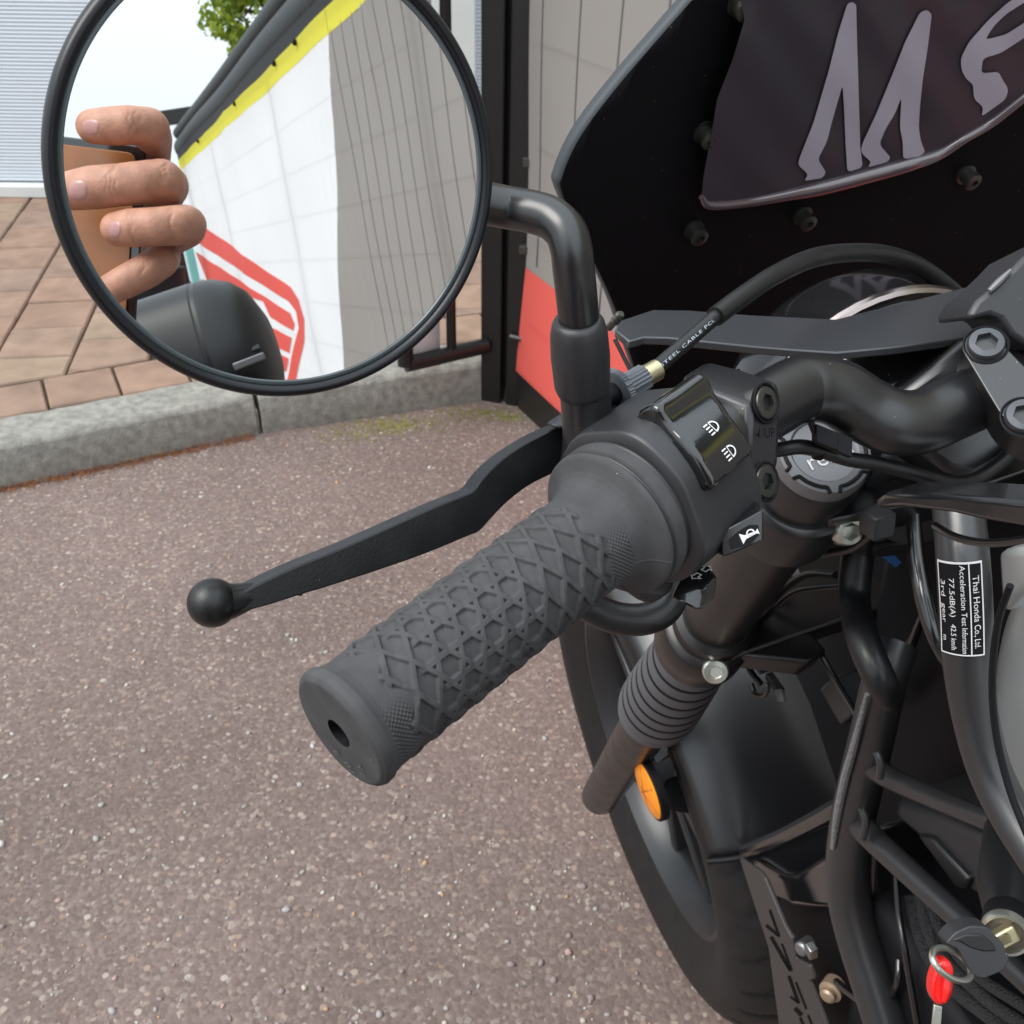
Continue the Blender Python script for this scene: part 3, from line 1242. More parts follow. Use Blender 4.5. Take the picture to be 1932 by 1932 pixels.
mk("tyre", lathe(WC, BL, tp, 360, rfun=tread, ring=True), m_tyre, wheel, sharp=28)
rp = [(.045, .208), (.042, .213), (.038, .212), (.037, .205), (.035, .200), (.020, .197), (.014, .188), (-.014, .188), (-.020, .197), (-.035, .200), (-.037, .205), (-.038, .212), (-.042, .213), (-.045, .208), (-.044, .197), (-.034, .190), (-.012, .178), (.012, .178), (.034, .190), (.044, .197), (.045, .208)]
mk("rim", lathe(WC, BL, rp[:-1], 96, ring=True), m_rim, wheel)
for k in range(10):
    a = 2 * math.pi * k / 10
    d = math.cos(a) * BUP + math.sin(a) * BF
    e = math.cos(a + .35) * BUP + math.sin(a + .35) * BF
    for q in (d, e):
        pass
    mk("spoke", hull([WC + d * .035 + BL * o_ + np.cross(BL, d) * w for o_ in (-.02, .022) for w in (-.011, .011)] +
                     [WC + d * .184 + BL * o_ + np.cross(BL, d) * w for o_ in (-.014, .016) for w in (-.008, .008)]), m_rim, wheel, bevel=.003)
mk("brake_disc", lathe(WC - BL * .062, BL, [(-.002, .09), (.002, .09), (.002, .138), (-.002, .138)], 72, ring=True), m_disc, wheel)
mk("brake_caliper", box(WC - BL * .066 + (-BF * .8 + BUP * .6) * .135, -BF, BUP, BL, .05, .09, .045), m_caliper, bike, bevel=.008)

# ---- mudguard over the rear-top of the tyre
vs, fs = [], []
na, nw = 40, 15
for i in range(na + 1):
    a = math.radians(-32 + 86 * i / na)
    d = math.cos(a) * BUP - math.sin(a) * BF
    for j in range(nw + 1):
        w = -1 + 2 * j / nw
        rr = .332 - .022 * abs(w) ** 3.2
        vs.append(WC + d * rr + BL * w * .076)
for i in range(na):
    for j in range(nw):
        b = i * (nw + 1) + j
        fs.append((b, b + 1, b + nw + 2, b + nw + 1))
mk("mudguard", (vs, fs), m_guard, bike, sharp=None, solid=.002)
a = math.radians(54)
d = math.cos(a) * BUP - math.sin(a) * BF
mk("mudguard_edge", tube([WC + d * (.334 - .022 * abs(w) ** 3.2) + BL * w * .077 for w in np.linspace(-1, 1, 12)], .003, 8, per=3), m_dark, bike)

# ---- fork
mk("fork_slider", lathe(FO, FD, [(-.064, .021), (-.0625, .0225), (.30, .0225), (.40, .0225), (.425, .022)], 40), m_slider, bike)
bp_ = []
nring = 8
for k in range(nring):
    s0, s1 = .415 + .165 * k / nring, .415 + .165 * (k + 1) / nring
    ra, rb = .0325 - .0075 * (k / nring) ** 1.3, .0325 - .0075 * ((k + 1) / nring) ** 1.3
    bp_ += [(s0, .0209), (s0 + .0016, .0209), (s0 + .0018, ra - .0008), (s0 + .0036, ra), (s0 + .006, ra + .0003), (s1 - .006, rb + .0003), (s1 - .0028, rb), (s1 - .0006, rb - .0008), (s1 - .0003, .0209)]
boot = mk("fork_boot", lathe(FO, FD, [(.398, .024), (.399, .0315), (.409, .0325), (.413, .031)] + bp_ + [(.585, .0215)], 56), m_boot, bike, sharp=45)
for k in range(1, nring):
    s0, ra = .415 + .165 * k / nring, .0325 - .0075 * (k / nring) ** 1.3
    mk("boot_groove_shade", lathe(FO, FD, [(s0 - .0011, .0205), (s0 - .0011, ra + .00035), (s0 + .0013, ra + .00005), (s0 + .0013, .0205)], 56), m_dark, boot, sharp=45)  # black bands over the grooves: their shade is put into the colour
mk("fork_tube", lathe(FO, FD, [(.57, .0205), (.80, .0205)], 40), m_slider, bike)
ly = mk("lower_yoke", join(lathe(FO, FD, [(.585, .0275), (.589, .030), (.627, .030), (.631, .0275)], 48),
                           hull([fk(s, r, f_) for s in (.592, .625) for r, f_ in ((.0, -.03), (.0, .03), (.2, .03), (.2, -.03))])), m_slider, bike, bevel=.003)
lug = BP(1352, 1266, .085)
view = un(CC - lug)
mk("clamp_lug", hull([fk(s, r, f_) for s in (.594, .623) for r, f_ in ((.005, -.028), (.04, -.052), (.055, -.048), (.055, -.02))]), m_slider, ly, bevel=.003)
for (uu, vv, sz) in ((1350, 1266, 19),):
    q = fk(.608, .038, -.053)
    q = P(uu, vv, dep(q))
    mk("clamp_bolt", lathe(q, un(-BF * .8 + BL * .35 + A_([0, 0, .45])), [(-.004, .0080), (.0012, .0080), (.0026, .0070), (.0030, .004), (.0022, .0036), (.0022, 1e-6)], 24, hexr=(4,)), m_zinc, ly)
mk("fork_seal_ring", lathe(FO, FD, [(.632, .0235), (.634, .0255), (.645, .0255), (.648, .0215)], 40), m_slider, bike)
# top yoke
ty = mk("top_yoke", join(lathe(FO, FD, [(.793, .0235), (.797, .0262), (.828, .0262), (.832, .0245)], 56),
                         hull([fk(s, r, f_) for s in (.797, .827) for r, f_ in ((.0, -.0262), (.0, .026), (.2, .03), (.2, -.03), (.06, -.034))])), m_satin, bike, bevel=.002)
q = P(1592, 996, dep(fk(.81, .035, -.034)))
yb = lathe(q, un(-BF * .85 + BL * .1 + A_([0, 0, .35])), [(-.005, .0072), (.004, .0072), (.0065, .006), (.007, .004), (.003, .0036), (.003, 1e-6)], 30, hexr=(3, 4))
mk("pinch_bolt", yb, m_zinc, ty)
# fork cap with rim slots
cpp = [(.826, .0192), (.851, .0192), (.8545, .0192), (.8565, .0182), (.857, .0172), (.857, .0128), (.8563, .0120), (.8563, 1e-6)]


def caprf(i, th, r):
    if i in (2, 3, 4):
        k = (th * 6 / (2 * math.pi)) % 1
        if .13 < k < .87:
            return r - (.0022 if i > 2 else .0)
    return r


cap = mk("fork_cap", lathe(FO, FD, [(.826, .0212), (.854, .0212), (.856, .0204)], 64), m_satin, bike)
mk("cap_rim", lathe(FO, FD, [(.854, .0200), (.8615, .0200), (.8635, .0192), (.8638, .0146), (.8628, .0136), (.8628, 1e-6)], 96), m_capgrey, cap)
_, ca, cb = basis(FD, -BF)
for k in range(6):
    a0 = 2 * math.pi * k / 6 + .3
    pts = [FO + FD * .8639 + .0171 * (math.cos(t) * ca + math.sin(t) * cb) for t in np.linspace(a0 - .36, a0 + .36, 8)]
    vsf = tube([FO + FD * .8636 + .0197 * (math.cos(a0 - .42) * ca + math.sin(a0 - .42) * cb)] + pts + [FO + FD * .8636 + .0197 * (math.cos(a0 + .42) * ca + math.sin(a0 + .42) * cb)], .0008, 6, per=2)
    mk("slot", vsf, m_dark, cap)
tx = text2("rebel", .0105)
a0 = P(1500, 885, dep(fk(.855)))
ux = un(P(1525, 880, dep(fk(.855))) - P(1495, 893, dep(fk(.855))))
ux = un(ux - (ux @ FD) * FD)
uy = np.cross(FD, ux)
o_ = FO + FD * .8632 - ux * .0098 - uy * .006
mk("cap_lettering", lay(tx, lambda x, y: o_ + ux * x + uy * y), m_white, cap, sharp=None)

# reflector
rc = P(1224, 1490, .955)
ren = un(BL - BF * .04 + A_([0, 0, .02]))
rf_ = mk("reflector", lathe(rc - ren * .008, ren, [(0, .026), (.001, .0305), (.008, .0305), (.0095, .0288), (.007, .028), (.007, 1e-6)], 48), m_dark, bike)
mk("lens", lathe(rc, ren, [(-.002, .0278), (.0012, .0278), (.0026, .0262), (.0042, .018), (.0050, .008), (.0052, 1e-6)], 48), m_orange, rf_)
_, ra_, rb_ = basis(ren)
for k in range(3):
    a = k * math.pi / 3 + .4
    e = math.cos(a) * ra_ + math.sin(a) * rb_
    mk("lens_rib", tube([rc + ren * .0026 - e * .025, rc + ren * .0052, rc + ren * .0026 + e * .025], .0008, 5, per=6), MAT("amber_dark", (.42, .11, .005), .4), rf_)
mk("reflector_stay", hull([rc - ren * .008 + q for q in (BUP * .012, -BUP * .012)] + [fk(.13, .02, -.02), fk(.10, .02, -.02), fk(.13, .03, -.01)]), m_dark, bike, bevel=.002)
mk("stay_bolt", bolt_vf(P(1248, 1513, .98), BL, .0055, hexa=False), m_zinc, bike)
mk("brake_hose_clip", hull([P(1170 + 60, 1425, 1.0), P(1245, 1410, 1.0), P(1262, 1422, 1.0), P(1240, 1440, 1.0), P(1240, 1440, 1.02), P(1262, 1422, 1.02)]), m_capgrey, bike)
TD("brake_pipe", [(1225, 1440, 1.02), (1290, 1405, 1.0), (1330, 1390, .98), (1345, 1420, .98)], 16, m_gloss)
mk("caliper_bracket", hull([P(1240, 1540 - 20, 1.01), P(1330, 1440, 1.0), P(1352, 1500, 1.0), P(1335, 1540, 1.0), P(1262, 1530, 1.0), P(1352, 1500, 1.04), P(1250, 1470, 1.0)]), m_dark, bike, bevel=.004)

# ---- handlebar
hb = [GA + GG * .013, GA + GG * .06, GA + GG * .12, GA + GG * .17, P(1490, 743, .368), P(1532, 733, .372), P(1580, 742, .375), P(1630, 772, .378), P(1682, 795, .379), P(1735, 796, .382), P(1785, 776, .386), P(1850, 748, .392), P(1990, 690, .405)]
mk("handlebar", tube(hb, [.0105, .0105, .0105, .0115] + [.0122] * 9, 32, 10), m_satin, bike, sharp=60)


# ---- grip, with its moulded lattice
def grip_mesh():
    NR = 14
    h = 2 * math.pi * .0152 / NR
    Aa = h / .8660254
    TT = np.arange(0, .1072, .0002)
    NP = 520
    ph = np.linspace(0, 2 * math.pi, NP, endpoint=False)
    T, PH = np.meshgrid(TT, ph, indexing='ij')
    S = PH * .0152

    def rib(q, w1, w2):
        d = np.abs((q / h) % 1 - .5) * h
        k = np.clip((d - w1) / (w2 - w1), 0, 1)
        return 1 - k * k * (3 - 2 * k)
    t0 = T - .0125
    q1, q2, q3 = (t0 * h - S * Aa / 2) / Aa, (t0 * h + S * Aa / 2) / Aa, S
    r12 = np.maximum(rib(q1, .00068, .00086), rib(q2, .00068, .00086))
    jag = .0015 * np.sin(PH * 7)
    mid = 1 / (1 + np.exp(-(T - (.0225 + jag)) / .0004)) * (1 / (1 + np.exp((T - (.0605 + jag)) / .0004)))
    r3 = rib(q3, .00076, .00094) * mid
    H = np.maximum(r12, r3)
    # domed cell floors
    dome = .00045 * np.cos(math.pi * ((q1 / h) % 1 - .5)) * 0 + .0004 * np.abs(np.sin(math.pi * q1 / h)) * np.abs(np.sin(math.pi * q2 / h))
    lat = 1 / (1 + np.exp(-(T - .0135 - .0025 * np.cos(PH * 7)) / .00025)) / (1 + np.exp((T - .0885 - .0022 * np.cos(PH * 7)) / .00025))
    base = np.interp(TT, [0, .0008, .002, .0036, .0050, .0068, .09, .0940, .0965, .0985, .1003, .1018, .1030, .1040, .1048, .1054, .1064, .1072],
                     [.0160, .0170, .01744, .01735, .0166, .0160, .0160, .0161, .0164, .0169, .0177, .0188, .0202, .0220, .0236, .0243, .0245, .0238])[:, None]
    base = base + 0 * T
    R = base * (1 - lat) + lat * (.0152 + dome + .00105 * H)
    # fine knurl in a patch each side of the lattice
    kn = .00020 * (np.sin(2 * math.pi * (T / .0014 + S / .00138)) + np.sin(2 * math.pi * (T / .0014 - S / .00138)))
    kz = ((T > .0890) & (T < .0975)) | ((T > .0058) & (T < .0130))
    pz = 1 / (1 + np.exp(-(PH - .95) / .1)) * (1 / (1 + np.exp((PH - 3.6) / .1)))
    R = R + kn * kz * pz * (1 - lat)
    # mould seam
    R = R + .0003 * np.exp(-((PH - 1.62) / .012) ** 2) * (T > .0965) * (T < .106)
    X = GA + T[..., None] * GG + R[..., None] * (np.cos(PH)[..., None] * GU + np.sin(PH)[..., None] * GS)
    n = len(TT)
    vs = X.reshape(-1, 3)
    i, j = np.meshgrid(np.arange(n - 1), np.arange(NP), indexing='ij')
    j2 = (j + 1) % NP
    fs = np.stack([i * NP + j, i * NP + j2, (i + 1) * NP + j2, (i + 1) * NP + j], -1).reshape(-1, 4)
    return vs, fs


gv, gf = grip_mesh()
grip = mk("grip", (gv, gf), m_rubber, bike, sharp=None, flip=True)
mk("end_hole_shade", lathe(GA, GG, [(-.0004, .0040), (.011, .0039), (.011, 1e-6)], 32)[:1] + ([f for f in lathe(GA, GG, [(-.0004, .0040), (.011, .0039), (.011, 1e-6)], 32)[1] if len(f) == 4],), m_dark, grip)  # black lining paints in the shade of the deep hole
_ge = lathe(GA, GG, [(0.0, .0161), (-.0002, .0158), (-.0003, .0154), (-.0003, .0150), (-.0003, .0046), (-.0003, .0042), (-.0001, .0041), (.0115, .0042), (.0115, 1e-6)], 64)
mk("grip_end", (_ge[0], [f for f in _ge[1] if len(f) == 4]), m_rubber, grip, sharp=50)
GE = -GG
eu = un(P(900, 1440, .26) - P(870, 1330, .26))
tx = text2("B", .0036)
# raised marks low on the end face, read from below upwards
for ch, (uu, vv) in (("E", (633, 1412)), ("(U", (655, 1434)), ("Y", (676, 1438)), ("/", (684, 1455))):
    c = on_plane(uu, vv, GA - GG * .0003, GG)
    t2 = text2(ch, .0036)
    ex = un(GS * .55 - GU * .8)
    ey = np.cross(-GG, ex)
    mk("end_mark", lay(t2, lambda x, y: c + ex * x + ey * (y - .001) - GG * .0005), MAT("rubber_mark", (.12, .12, .118), .7), grip, sharp=None)

# ---- switch housing round the bar
SH0, SH1 = .1075, .1475


def hrf(i, th, r):
    # slightly squared barrel: flat facets between rounded corners (housing only)
    if i >= 3:
        k = 1 + .028 * math.cos(4 * th - .9) + .012 * math.cos(8 * th)
        return r * k
    return r


sh = mk("switch_housing", lathe(GA, GG, [(SH0, .014), (SH0, .0236), (.1145, .0236), (.1150, .0262), (.1160, .0278), (.1205, .0283), (.1400, .0285), (.1462, .0283), (SH1, .0272), (SH1, .014)], 96, ref=GU, rfun=hrf), m_plastic, bike, sharp=24, bevel=.0006)
mk("collar", lathe(GA, GG, [(.1068, .0150), (.1069, .0226), (.1080, .0226), (.1083, .0240), (.1088, .0247), (.1128, .0247), (.1132, .0232)], 80), m_rubber, sh)


def patch(poly, r0, h, step=.0035):
    q = [cyl(u_, v_, r0) for u_, v_ in poly]
    top = surf([(t, p * r0) for t, p in q], lambda t, s: (t, s), step)
    return q, top


def c15(x, y):
    return (1000.9 + .26739 * x, 645.7 + .26739 * y)


def rad_block(name, poly, r0, hfun, mat, parent, roll=.0014, step=.0011):
    """outline on the barrel, raised radially by hfun(t, s) and rolled over at its edge"""
    q = [cyl(u_, v_, r0) for u_, v_ in poly]
    pl = [A_([t, p * r0]) for t, p in q]
    v2, f2 = surf([tuple(p) for p in pl], lambda t, s: (t, s), step)
    n = len(v2)

    def edge(t, s):
        x = A_([t, s])
        d = 1e9
        for i in range(len(pl)):
            a, b = pl[i - 1], pl[i]
            k = min(max((x - a) @ (b - a) / max((b - a) @ (b - a), 1e-14), 0), 1)
            d = min(d, np.linalg.norm(x - a - k * (b - a)))
        return d
    top = []
    for t, s in v2:
        d = min(edge(t, s), roll) if roll else 0
        top.append(gp(t, r0 + hfun(t, s) - (roll - math.sqrt(max(roll ** 2 - (roll - d) ** 2, 0)) if roll else 0), s / r0))
    bot = [gp(t, r0 - .006, s / r0) for t, s in v2]
    cnt = {}
    for f in f2:
        for i in range(len(f)):
            k = tuple(sorted((f[i], f[(i + 1) % len(f)])))
            cnt[k] = cnt.get(k, 0) + 1
    fs = list(f2) + [tuple(i + n for i in reversed(f)) for f in f2]
    for (a, b), c in cnt.items():
        if c == 1:
            fs.append((a, b, b + n, a + n))
    return mk(name, (top + bot, fs), mat, parent, sharp=50)


def rnd(poly, r):                          # round the corners of an outline
    out = []
    n = len(poly)
    for i in range(n):
        a, b, c = A_(poly[i - 1], float), A_(poly[i], float), A_(poly[(i + 1) % n], float)
        la, lc = np.linalg.norm(a - b), np.linalg.norm(c - b)
        k = min(r, la * .45, lc * .45)
        p, q = b + (a - b) / la * k, b + (c - b) / lc * k
        for t in (0, .25, .5, .75, 1):
            out.append(tuple((1 - t) ** 2 * p + 2 * t * (1 - t) * b + t * t * q))
    return out


RH = .0283
dip_poly = rnd([c15(*p) for p in ((742, 540), (1120, 312), (1262, 365), (1400, 570), (1530, 785), (1240, 1052), (1060, 760), (900, 600))], 14)
dq = [cyl(*c15(*p), RH + .002) for p in ((900, 500), (1260, 350), (1230, 1000))]
s_top, s_bot = dq[0][1] * RH, dq[2][1] * RH


def dip_h(t, s):
    k = (s - s_top) / (s_bot - s_top)
    ridge = .0040 * math.exp(-((k - .03) / .15) ** 2)
    return .0026 + ridge + .0010 * max(0, k)


dip = rad_block("dip_switch", dip_poly, RH, dip_h, m_gloss, sh, roll=.0017)
# dark seat round the rocker
rad_block("switch_seat", rnd([c15(*p) for p in ((732, 540), (1120, 302), (1272, 357), (1410, 565), (1543, 785), (1240, 1066), (1050, 765), (890, 607))], 14), RH, lambda t, s: .0004, m_dark, sh, roll=0, step=.004)


def icon_beam(uc, vc, tilt):
    """lamp outline with rays, drawn in millimetres then laid on the rocker"""
    tc, pc_ = cyl(uc, vc, RH + .0045)
    out = []
    D = [(math.cos(a) * 1.55, math.sin(a) * 1.55) for a in np.linspace(math.pi / 2, -math.pi / 2, 14)]
    D = [(x * 1.35, y) for x, y in D]
    ring = D + [(-.25, -1.55), (-.25, 1.55)]
    n = len(ring)
    inner = [((x - .55) * .72 + .55, y * .74) for x, y in ring]
    v2 = ring + inner
    f2 = [(i, (i + 1) % n, (i + 1) % n + n, i + n) for i in range(n)]
    for k in range(4):
        y = -1.35 + .9 * k
        b = len(v2)
        v2 += [(-.75, y - .17), (-.75, y + .17), (-2.5, y + .17 - tilt), (-2.5, y - .17 - tilt)]
        f2 += [(b, b + 1, b + 2, b + 3)]
    return v2, f2, tc, pc_


for (x, y, tl) in ((1298, 582, .0), (1422, 765, .0)):
    v2, f2, tc_, pc_ = icon_beam(*c15(x, y), tl)
    ang = .05

    def im(a, b, tc_=tc_, pc_=pc_):
        a, b = (a * math.cos(ang) - b * math.sin(ang)) * .00112, (a * math.sin(ang) + b * math.cos(ang)) * .00112
        t, s = tc_ + a, pc_ * RH - b
        return gp(t, RH + dip_h(t, s) + .0003, s / RH)
    mk("headlamp_symbol", ([im(a, b) for a, b in v2], f2), m_white, dip, sharp=None)

dB = dep(gp(cyl(*c15(1480, 1400), RH)[0], RH, cyl(*c15(1480, 1400), RH)[1]))
hO = P(*c15(1490, 1370), dB - .0185)
hN = un(un(CC - hO) * .9 + GS * .25)


def hpt(x, y, back=0.):
    return on_plane(*c15(x, y), hO - hN * back, hN)


hornb = mk("horn_button", hull([hpt(1352, 1338), hpt(1628, 1188), hpt(1640, 1200), hpt(1640, 1388), hpt(1630, 1402), hpt(1372, 1512), hpt(1355, 1505),
                                hpt(1318, 1296, .011), hpt(1556, 1085, .011), hpt(1640, 1165, .011), hpt(1648, 1395, .014), hpt(1318, 1490, .014), hpt(1350, 1522, .014)]), m_gloss, sh, bevel=.0012, seg=4)
mk("button_pad", prism([hpt(x, y, -.0002) for x, y in rnd([(1400, 1395), (1470, 1335), (1545, 1290), (1605, 1290), (1618, 1350), (1560, 1420), (1480, 1450), (1415, 1460)], 5)], hN * .0002), m_dark, hornb)
horn2 = [(-2.4, -1.5), (-1.2, -.55), (2.0, -.32), (2.6, -.8), (2.6, .8), (2.0, .32), (-1.2, .55), (-2.4, 1.5)]
hX = un(hpt(1600, 1335) - hpt(1500, 1380))
hY = np.cross(hN, hX)
hC = hpt(1545, 1362, -.0006)


def hm(a, b):
    return hC + (hX * a + hY * b) * .00115


ringh = [(.5 + 1.15 * math.cos(a), .55 + .95 * math.sin(a)) for a in np.linspace(0, 2 * math.pi, 18, endpoint=False)]
rin = [(.5 + .75 * math.cos(a), .55 + .6 * math.sin(a)) for a in np.linspace(0, 2 * math.pi, 18, endpoint=False)]
mk("horn_symbol", join(([hm(*p) for p in horn2], [tuple(range(8))]), ([hm(*p) for p in ringh + rin], [(i, (i + 1) % 18, (i + 1) % 18 + 18, i + 18) for i in range(18)])), m_white, hornb, sharp=None)

# indicator knob
dk = .330


def kp(x, y, d):
    return P(*c15(x, y), d)


iA, iB, iC = kp(1130, 1700, dk), kp(1318, 1660, dk + .003), kp(1255, 1565, dk + .010)
iN = un(np.cross(iB - iA, iC - iA))
if iN @ (CC - iA) < 0:
    iN = -iN


def ip(x, y):
    return on_plane(*c15(x, y), iA, iN)


ind = mk("indicator_switch", hull([ip(1060, 1668), iA, ip(1165, 1722), ip(1222, 1728), iB, iC, ip(1170, 1592),
                                   kp(988, 1805, dk - .002), kp(1165, 1895, dk - .004), kp(1210, 1890, dk - .003), kp(1303, 1810, dk + .001), kp(1240, 1600, dk + .018), kp(1060, 1720, dk + .014)]), m_gloss, sh, bevel=.0010, seg=3)
for (x, y, fl) in ((1168, 1660, -1), (1240, 1608, 1)):
    c = ip(x, y)
    e1 = un(ip(x + 40, y - 28) - c)
    e2 = un(np.cross(iN, e1))
    arr = [(0, 1.1), (0, .5), (-.9, .5), (-.9, -.5), (0, -.5), (0, -1.1), (1.1, 0)]
    inn = [(.2, .62), (.2, .28), (-.66, .28), (-.66, -.28), (.2, -.28), (.2, -.62), (.8, 0)]
    sc_ = .0022
    vv2 = [c + (e1 * a * fl + e2 * b) * sc_ + iN * .0006 for a, b in arr + inn]
    mk("arrow_symbol", (vv2, [(i, (i + 1) % 7, (i + 1) % 7 + 7, i + 7) for i in range(7)]), m_white, ind, sharp=None)
mk("housing_underside", hull([P(1150, 1100, .318), P(1236, 1112, .322), P(1270, 1118, .33), P(1228, 1146, .328), P(1200, 1135, .325), P(1290, 1060, .345), P(1180, 1060, .34)]), m_plastic, sh, bevel=.002)

# ---- lever bracket marked UP
br = mk("lever_bracket", hull([P(*c15(*p), d) for p, d in (((1470, 470), .3395), ((1555, 445), .338), ((1735, 290), .347), ((1762, 420), .3475), ((1742, 850), .345), ((1690, 1000), .343), ((1600, 1090), .340), ((1540, 700), .338),
                                                          ((1060, 262), .352), ((1250, 140), .362), ((1470, 195), .366), ((1735, 290), .372), ((1762, 420), .375), ((1660, 1000), .372), ((1250, 360), .350), ((1100, 230), .37))]), m_alu, bike, bevel=.0016, seg=3)
brn = un(np.cross(P(*c15(1735, 300), .347) - P(*c15(1740, 850), .345), P(*c15(1570, 600), .338) - P(*c15(1740, 850), .345)))
if brn @ (CC - P(1460, 800, .34)) < 0:
    brn = -brn
for (x, y) in ((1655, 430), (1655, 985)):
    q = P(*c15(x, y), .3418)
    mk("socket_bolt", lathe(q, brn, [(-.006, .0057), (.0004, .0057), (.0011, .0053), (.0013, .0047), (.0013, .0030), (-.0020, .0028), (-.0020, 1e-6)], 36, hexr=(4, 5)), m_steel, br)
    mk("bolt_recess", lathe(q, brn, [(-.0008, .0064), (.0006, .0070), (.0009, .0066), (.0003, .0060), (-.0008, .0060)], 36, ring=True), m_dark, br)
tx = text2("UP", .0048)
cU = P(*c15(1660, 655), .3402)
ey = un(P(*c15(1640, 560), .3415) - P(*c15(1690, 590), .3425))
ey = un(P(*c15(1665, 560), .342) - P(*c15(1685, 680), .3415))
ey = un(ey - (ey @ brn) * brn)
ex = np.cross(ey, brn)
mk("bracket_lettering", join(lay(tx, lambda x, y: cU + ex * (x - .0024) + ey * (y - .001) + brn * .0012), ([cU + ex * (a - .0014) + ey * b + brn * .0012 for a, b in ((-.0042, -.001), (-.0036, -.001), (-.0030, .0028), (-.0042, .0004), (-.0052, .0004), (-.0049, -.0004), (-.0042, -.0004))], [tuple(range(7))])), m_letter, br, sharp=None)
mk("bracket_parting_line", tube([P(*c15(x, y), d) for x, y, d in ((1262, 352, .3495), (1330, 275, .3545), (1400, 225, .360), (1470, 197, .3655))], .0006, 6), m_letter, br)

# ---- mirror
mir = mk("mirror", lathe(MC, MN, [(-.022, .018), (-.021, .030), (-.016, .048), (-.009, .0562), (-.005, .0580), (-.003, .0575)], 96), m_satin, bike)
mk("bezel", lathe(MC, MN, [(-.004, .0565), (-.0045, .0578), (-.002, .0586), (.0006, .0584), (.0018, .0577), (.0023, .0567), (.0020, .0558), (.0010, .0552), (-.0005, .0551)], 160, ring=True), MAT("mirror_rim_rubber", (.010, .011, .014), .34, spec=.42, rvar=.05), mir, sharp=60)
gvf = lathe(MC, MN, [(0, .0556), (0.0, .0400), (0, .02), (0, 1e-6)], 128)
gvf = (gvf[0], gvf[1][:-1])
mk("mirror_glass", gvf, m_mirror, mir, sharp=None)
mk("glass_rim", lathe(MC, MN, [(.0001, .0538), (.00045, .0541), (.00045, .0547), (.0001, .0553)], 160, ring=True), MAT("bevelled_glass_edge", (.10, .12, .13), .2), mir)
def mz(u, v, e):
    return P(u, v, dep(on_plane(u, v, MC, MN)) + e)


stem = [P(1112, 850, .336), P(1107, 790, .331), P(1101, 725, .324), P(1095, 640, .313), P(1088, 560, .303), P(1082, 505, .2985), P(1078, 470, .2965), P(1066, 436, .2965), P(1040, 412, .2985), P(1005, 400, .3005), mz(960, 392, .0065), mz(900, 380, .009), mz(840, 366, .012)]
mk("stem", tube(stem[2:], .0062, 28, 10), m_satin, mir, sharp=60)
cd = un(P(1090, 580, .305) - P(1100, 725, .324))
mk("stem_collar", lathe(P(1099, 730, .3245), cd, [(-.002, .0072), (-.001, .0083), (.001, .0089), (.012, .0092), (.020, .0088), (.0235, .0080), (.0250, .0071), (.0252, .0060)], 48), m_plastic, mir, sharp=50)
mk("stem_base", tube([P(1118, 872, .338), P(1112, 830, .334), P(1107, 780, .330), P(1102, 715, .3235)], [.0112, .0088, .0082, .0081], 32), m_satin, mir, sharp=60)
mk("stem_foot", hull([P(1062, 880, .338), P(1180, 790, .345), P(1165, 770, .345), P(1150, 745, .342), P(1068, 800, .334), P(1130, 880, .345), P(1200, 760, .356)]), m_satin, mir, bevel=.004, seg=3)


# ---- clutch lever
def LP(u, v, h=0.):
    return on_plane(u, v, GA + GU * h, GU)


_a, _b = LP(420, 1140), LP(1040, 840)
LDv = un(_b - _a)
LN = GS * .86 + GU * .5
LN = un(LN - (LN @ LDv) * LDv)


def LP(u, v, h=0.):
    return on_plane(u, v, _a, LN)


lup = [(452, 1119), (548, 1073), (640, 1036), (740, 992), (830, 952), (868, 937), (893, 925), (912, 900), (945, 868), (990, 838), (1040, 812), (1090, 795)]
llo = [(1090, 868), (1044, 893), (1000, 915), (960, 945), (930, 975), (905, 1002), (880, 1013), (800, 1046), (700, 1081), (600, 1113), (578, 1119), (573, 1121), (569, 1126), (563, 1124), (510, 1141), (448, 1158)]
lup = [tuple(p[:2]) for p in spline([(*p, 0) for p in lup], 4)]
llo = [tuple(p[:2]) for p in spline([(*p, 0) for p in llo[:9]], 4)] + llo[9:]
lev = mk("clutch_lever", prism([LP(*p) for p in lup + llo], LN * -.0085 + GU * .0012), m_lever, bike, bevel=.0011, seg=3, sharp=45)
bc = LP(407, 1140) - LN * .004
rb = 47 * dep(bc) / 1932
bs = bmesh.new()
bmesh.ops.create_uvsphere(bs, u_segments=36, v_segments=24, radius=rb)
bs.verts.index_update()
bv = ([A_(v.co) + bc for v in bs.verts], [tuple(v.index for v in f.verts) for f in bs.faces])
bs.free()
mk("lever_ball", bv, m_lever, lev, sharp=None)
mk("ball_neck", tube([bc, bc * .45 + (LP(440, 1137) - LN * .004) * .55, LP(450, 1134) - LN * .004, LP(490, 1122) - LN * .004], [rb * .985, rb * .84, .0050, .0036], 24), m_lever, lev, sharp=60)
mk("lever_perch", hull([P(1028, 800, .35), P(1066, 776, .352), P(1110, 760, .355), P(1120, 820, .352), P(1062, 812, .346), P(1040, 806, .346), P(1090, 770, .375), P(1150, 760, .37)]), m_alu, bike, bevel=.0015)

# ---- clutch cable
ad = un(P(1240, 696, .352) - P(1195, 722, .347))
c0 = P(1197, 722, .347)


def kn(i, th, r):
    return r * (1 + .045 * (1 if int(th * 22 / math.pi) % 2 else -1)) if i in (1, 2) else r


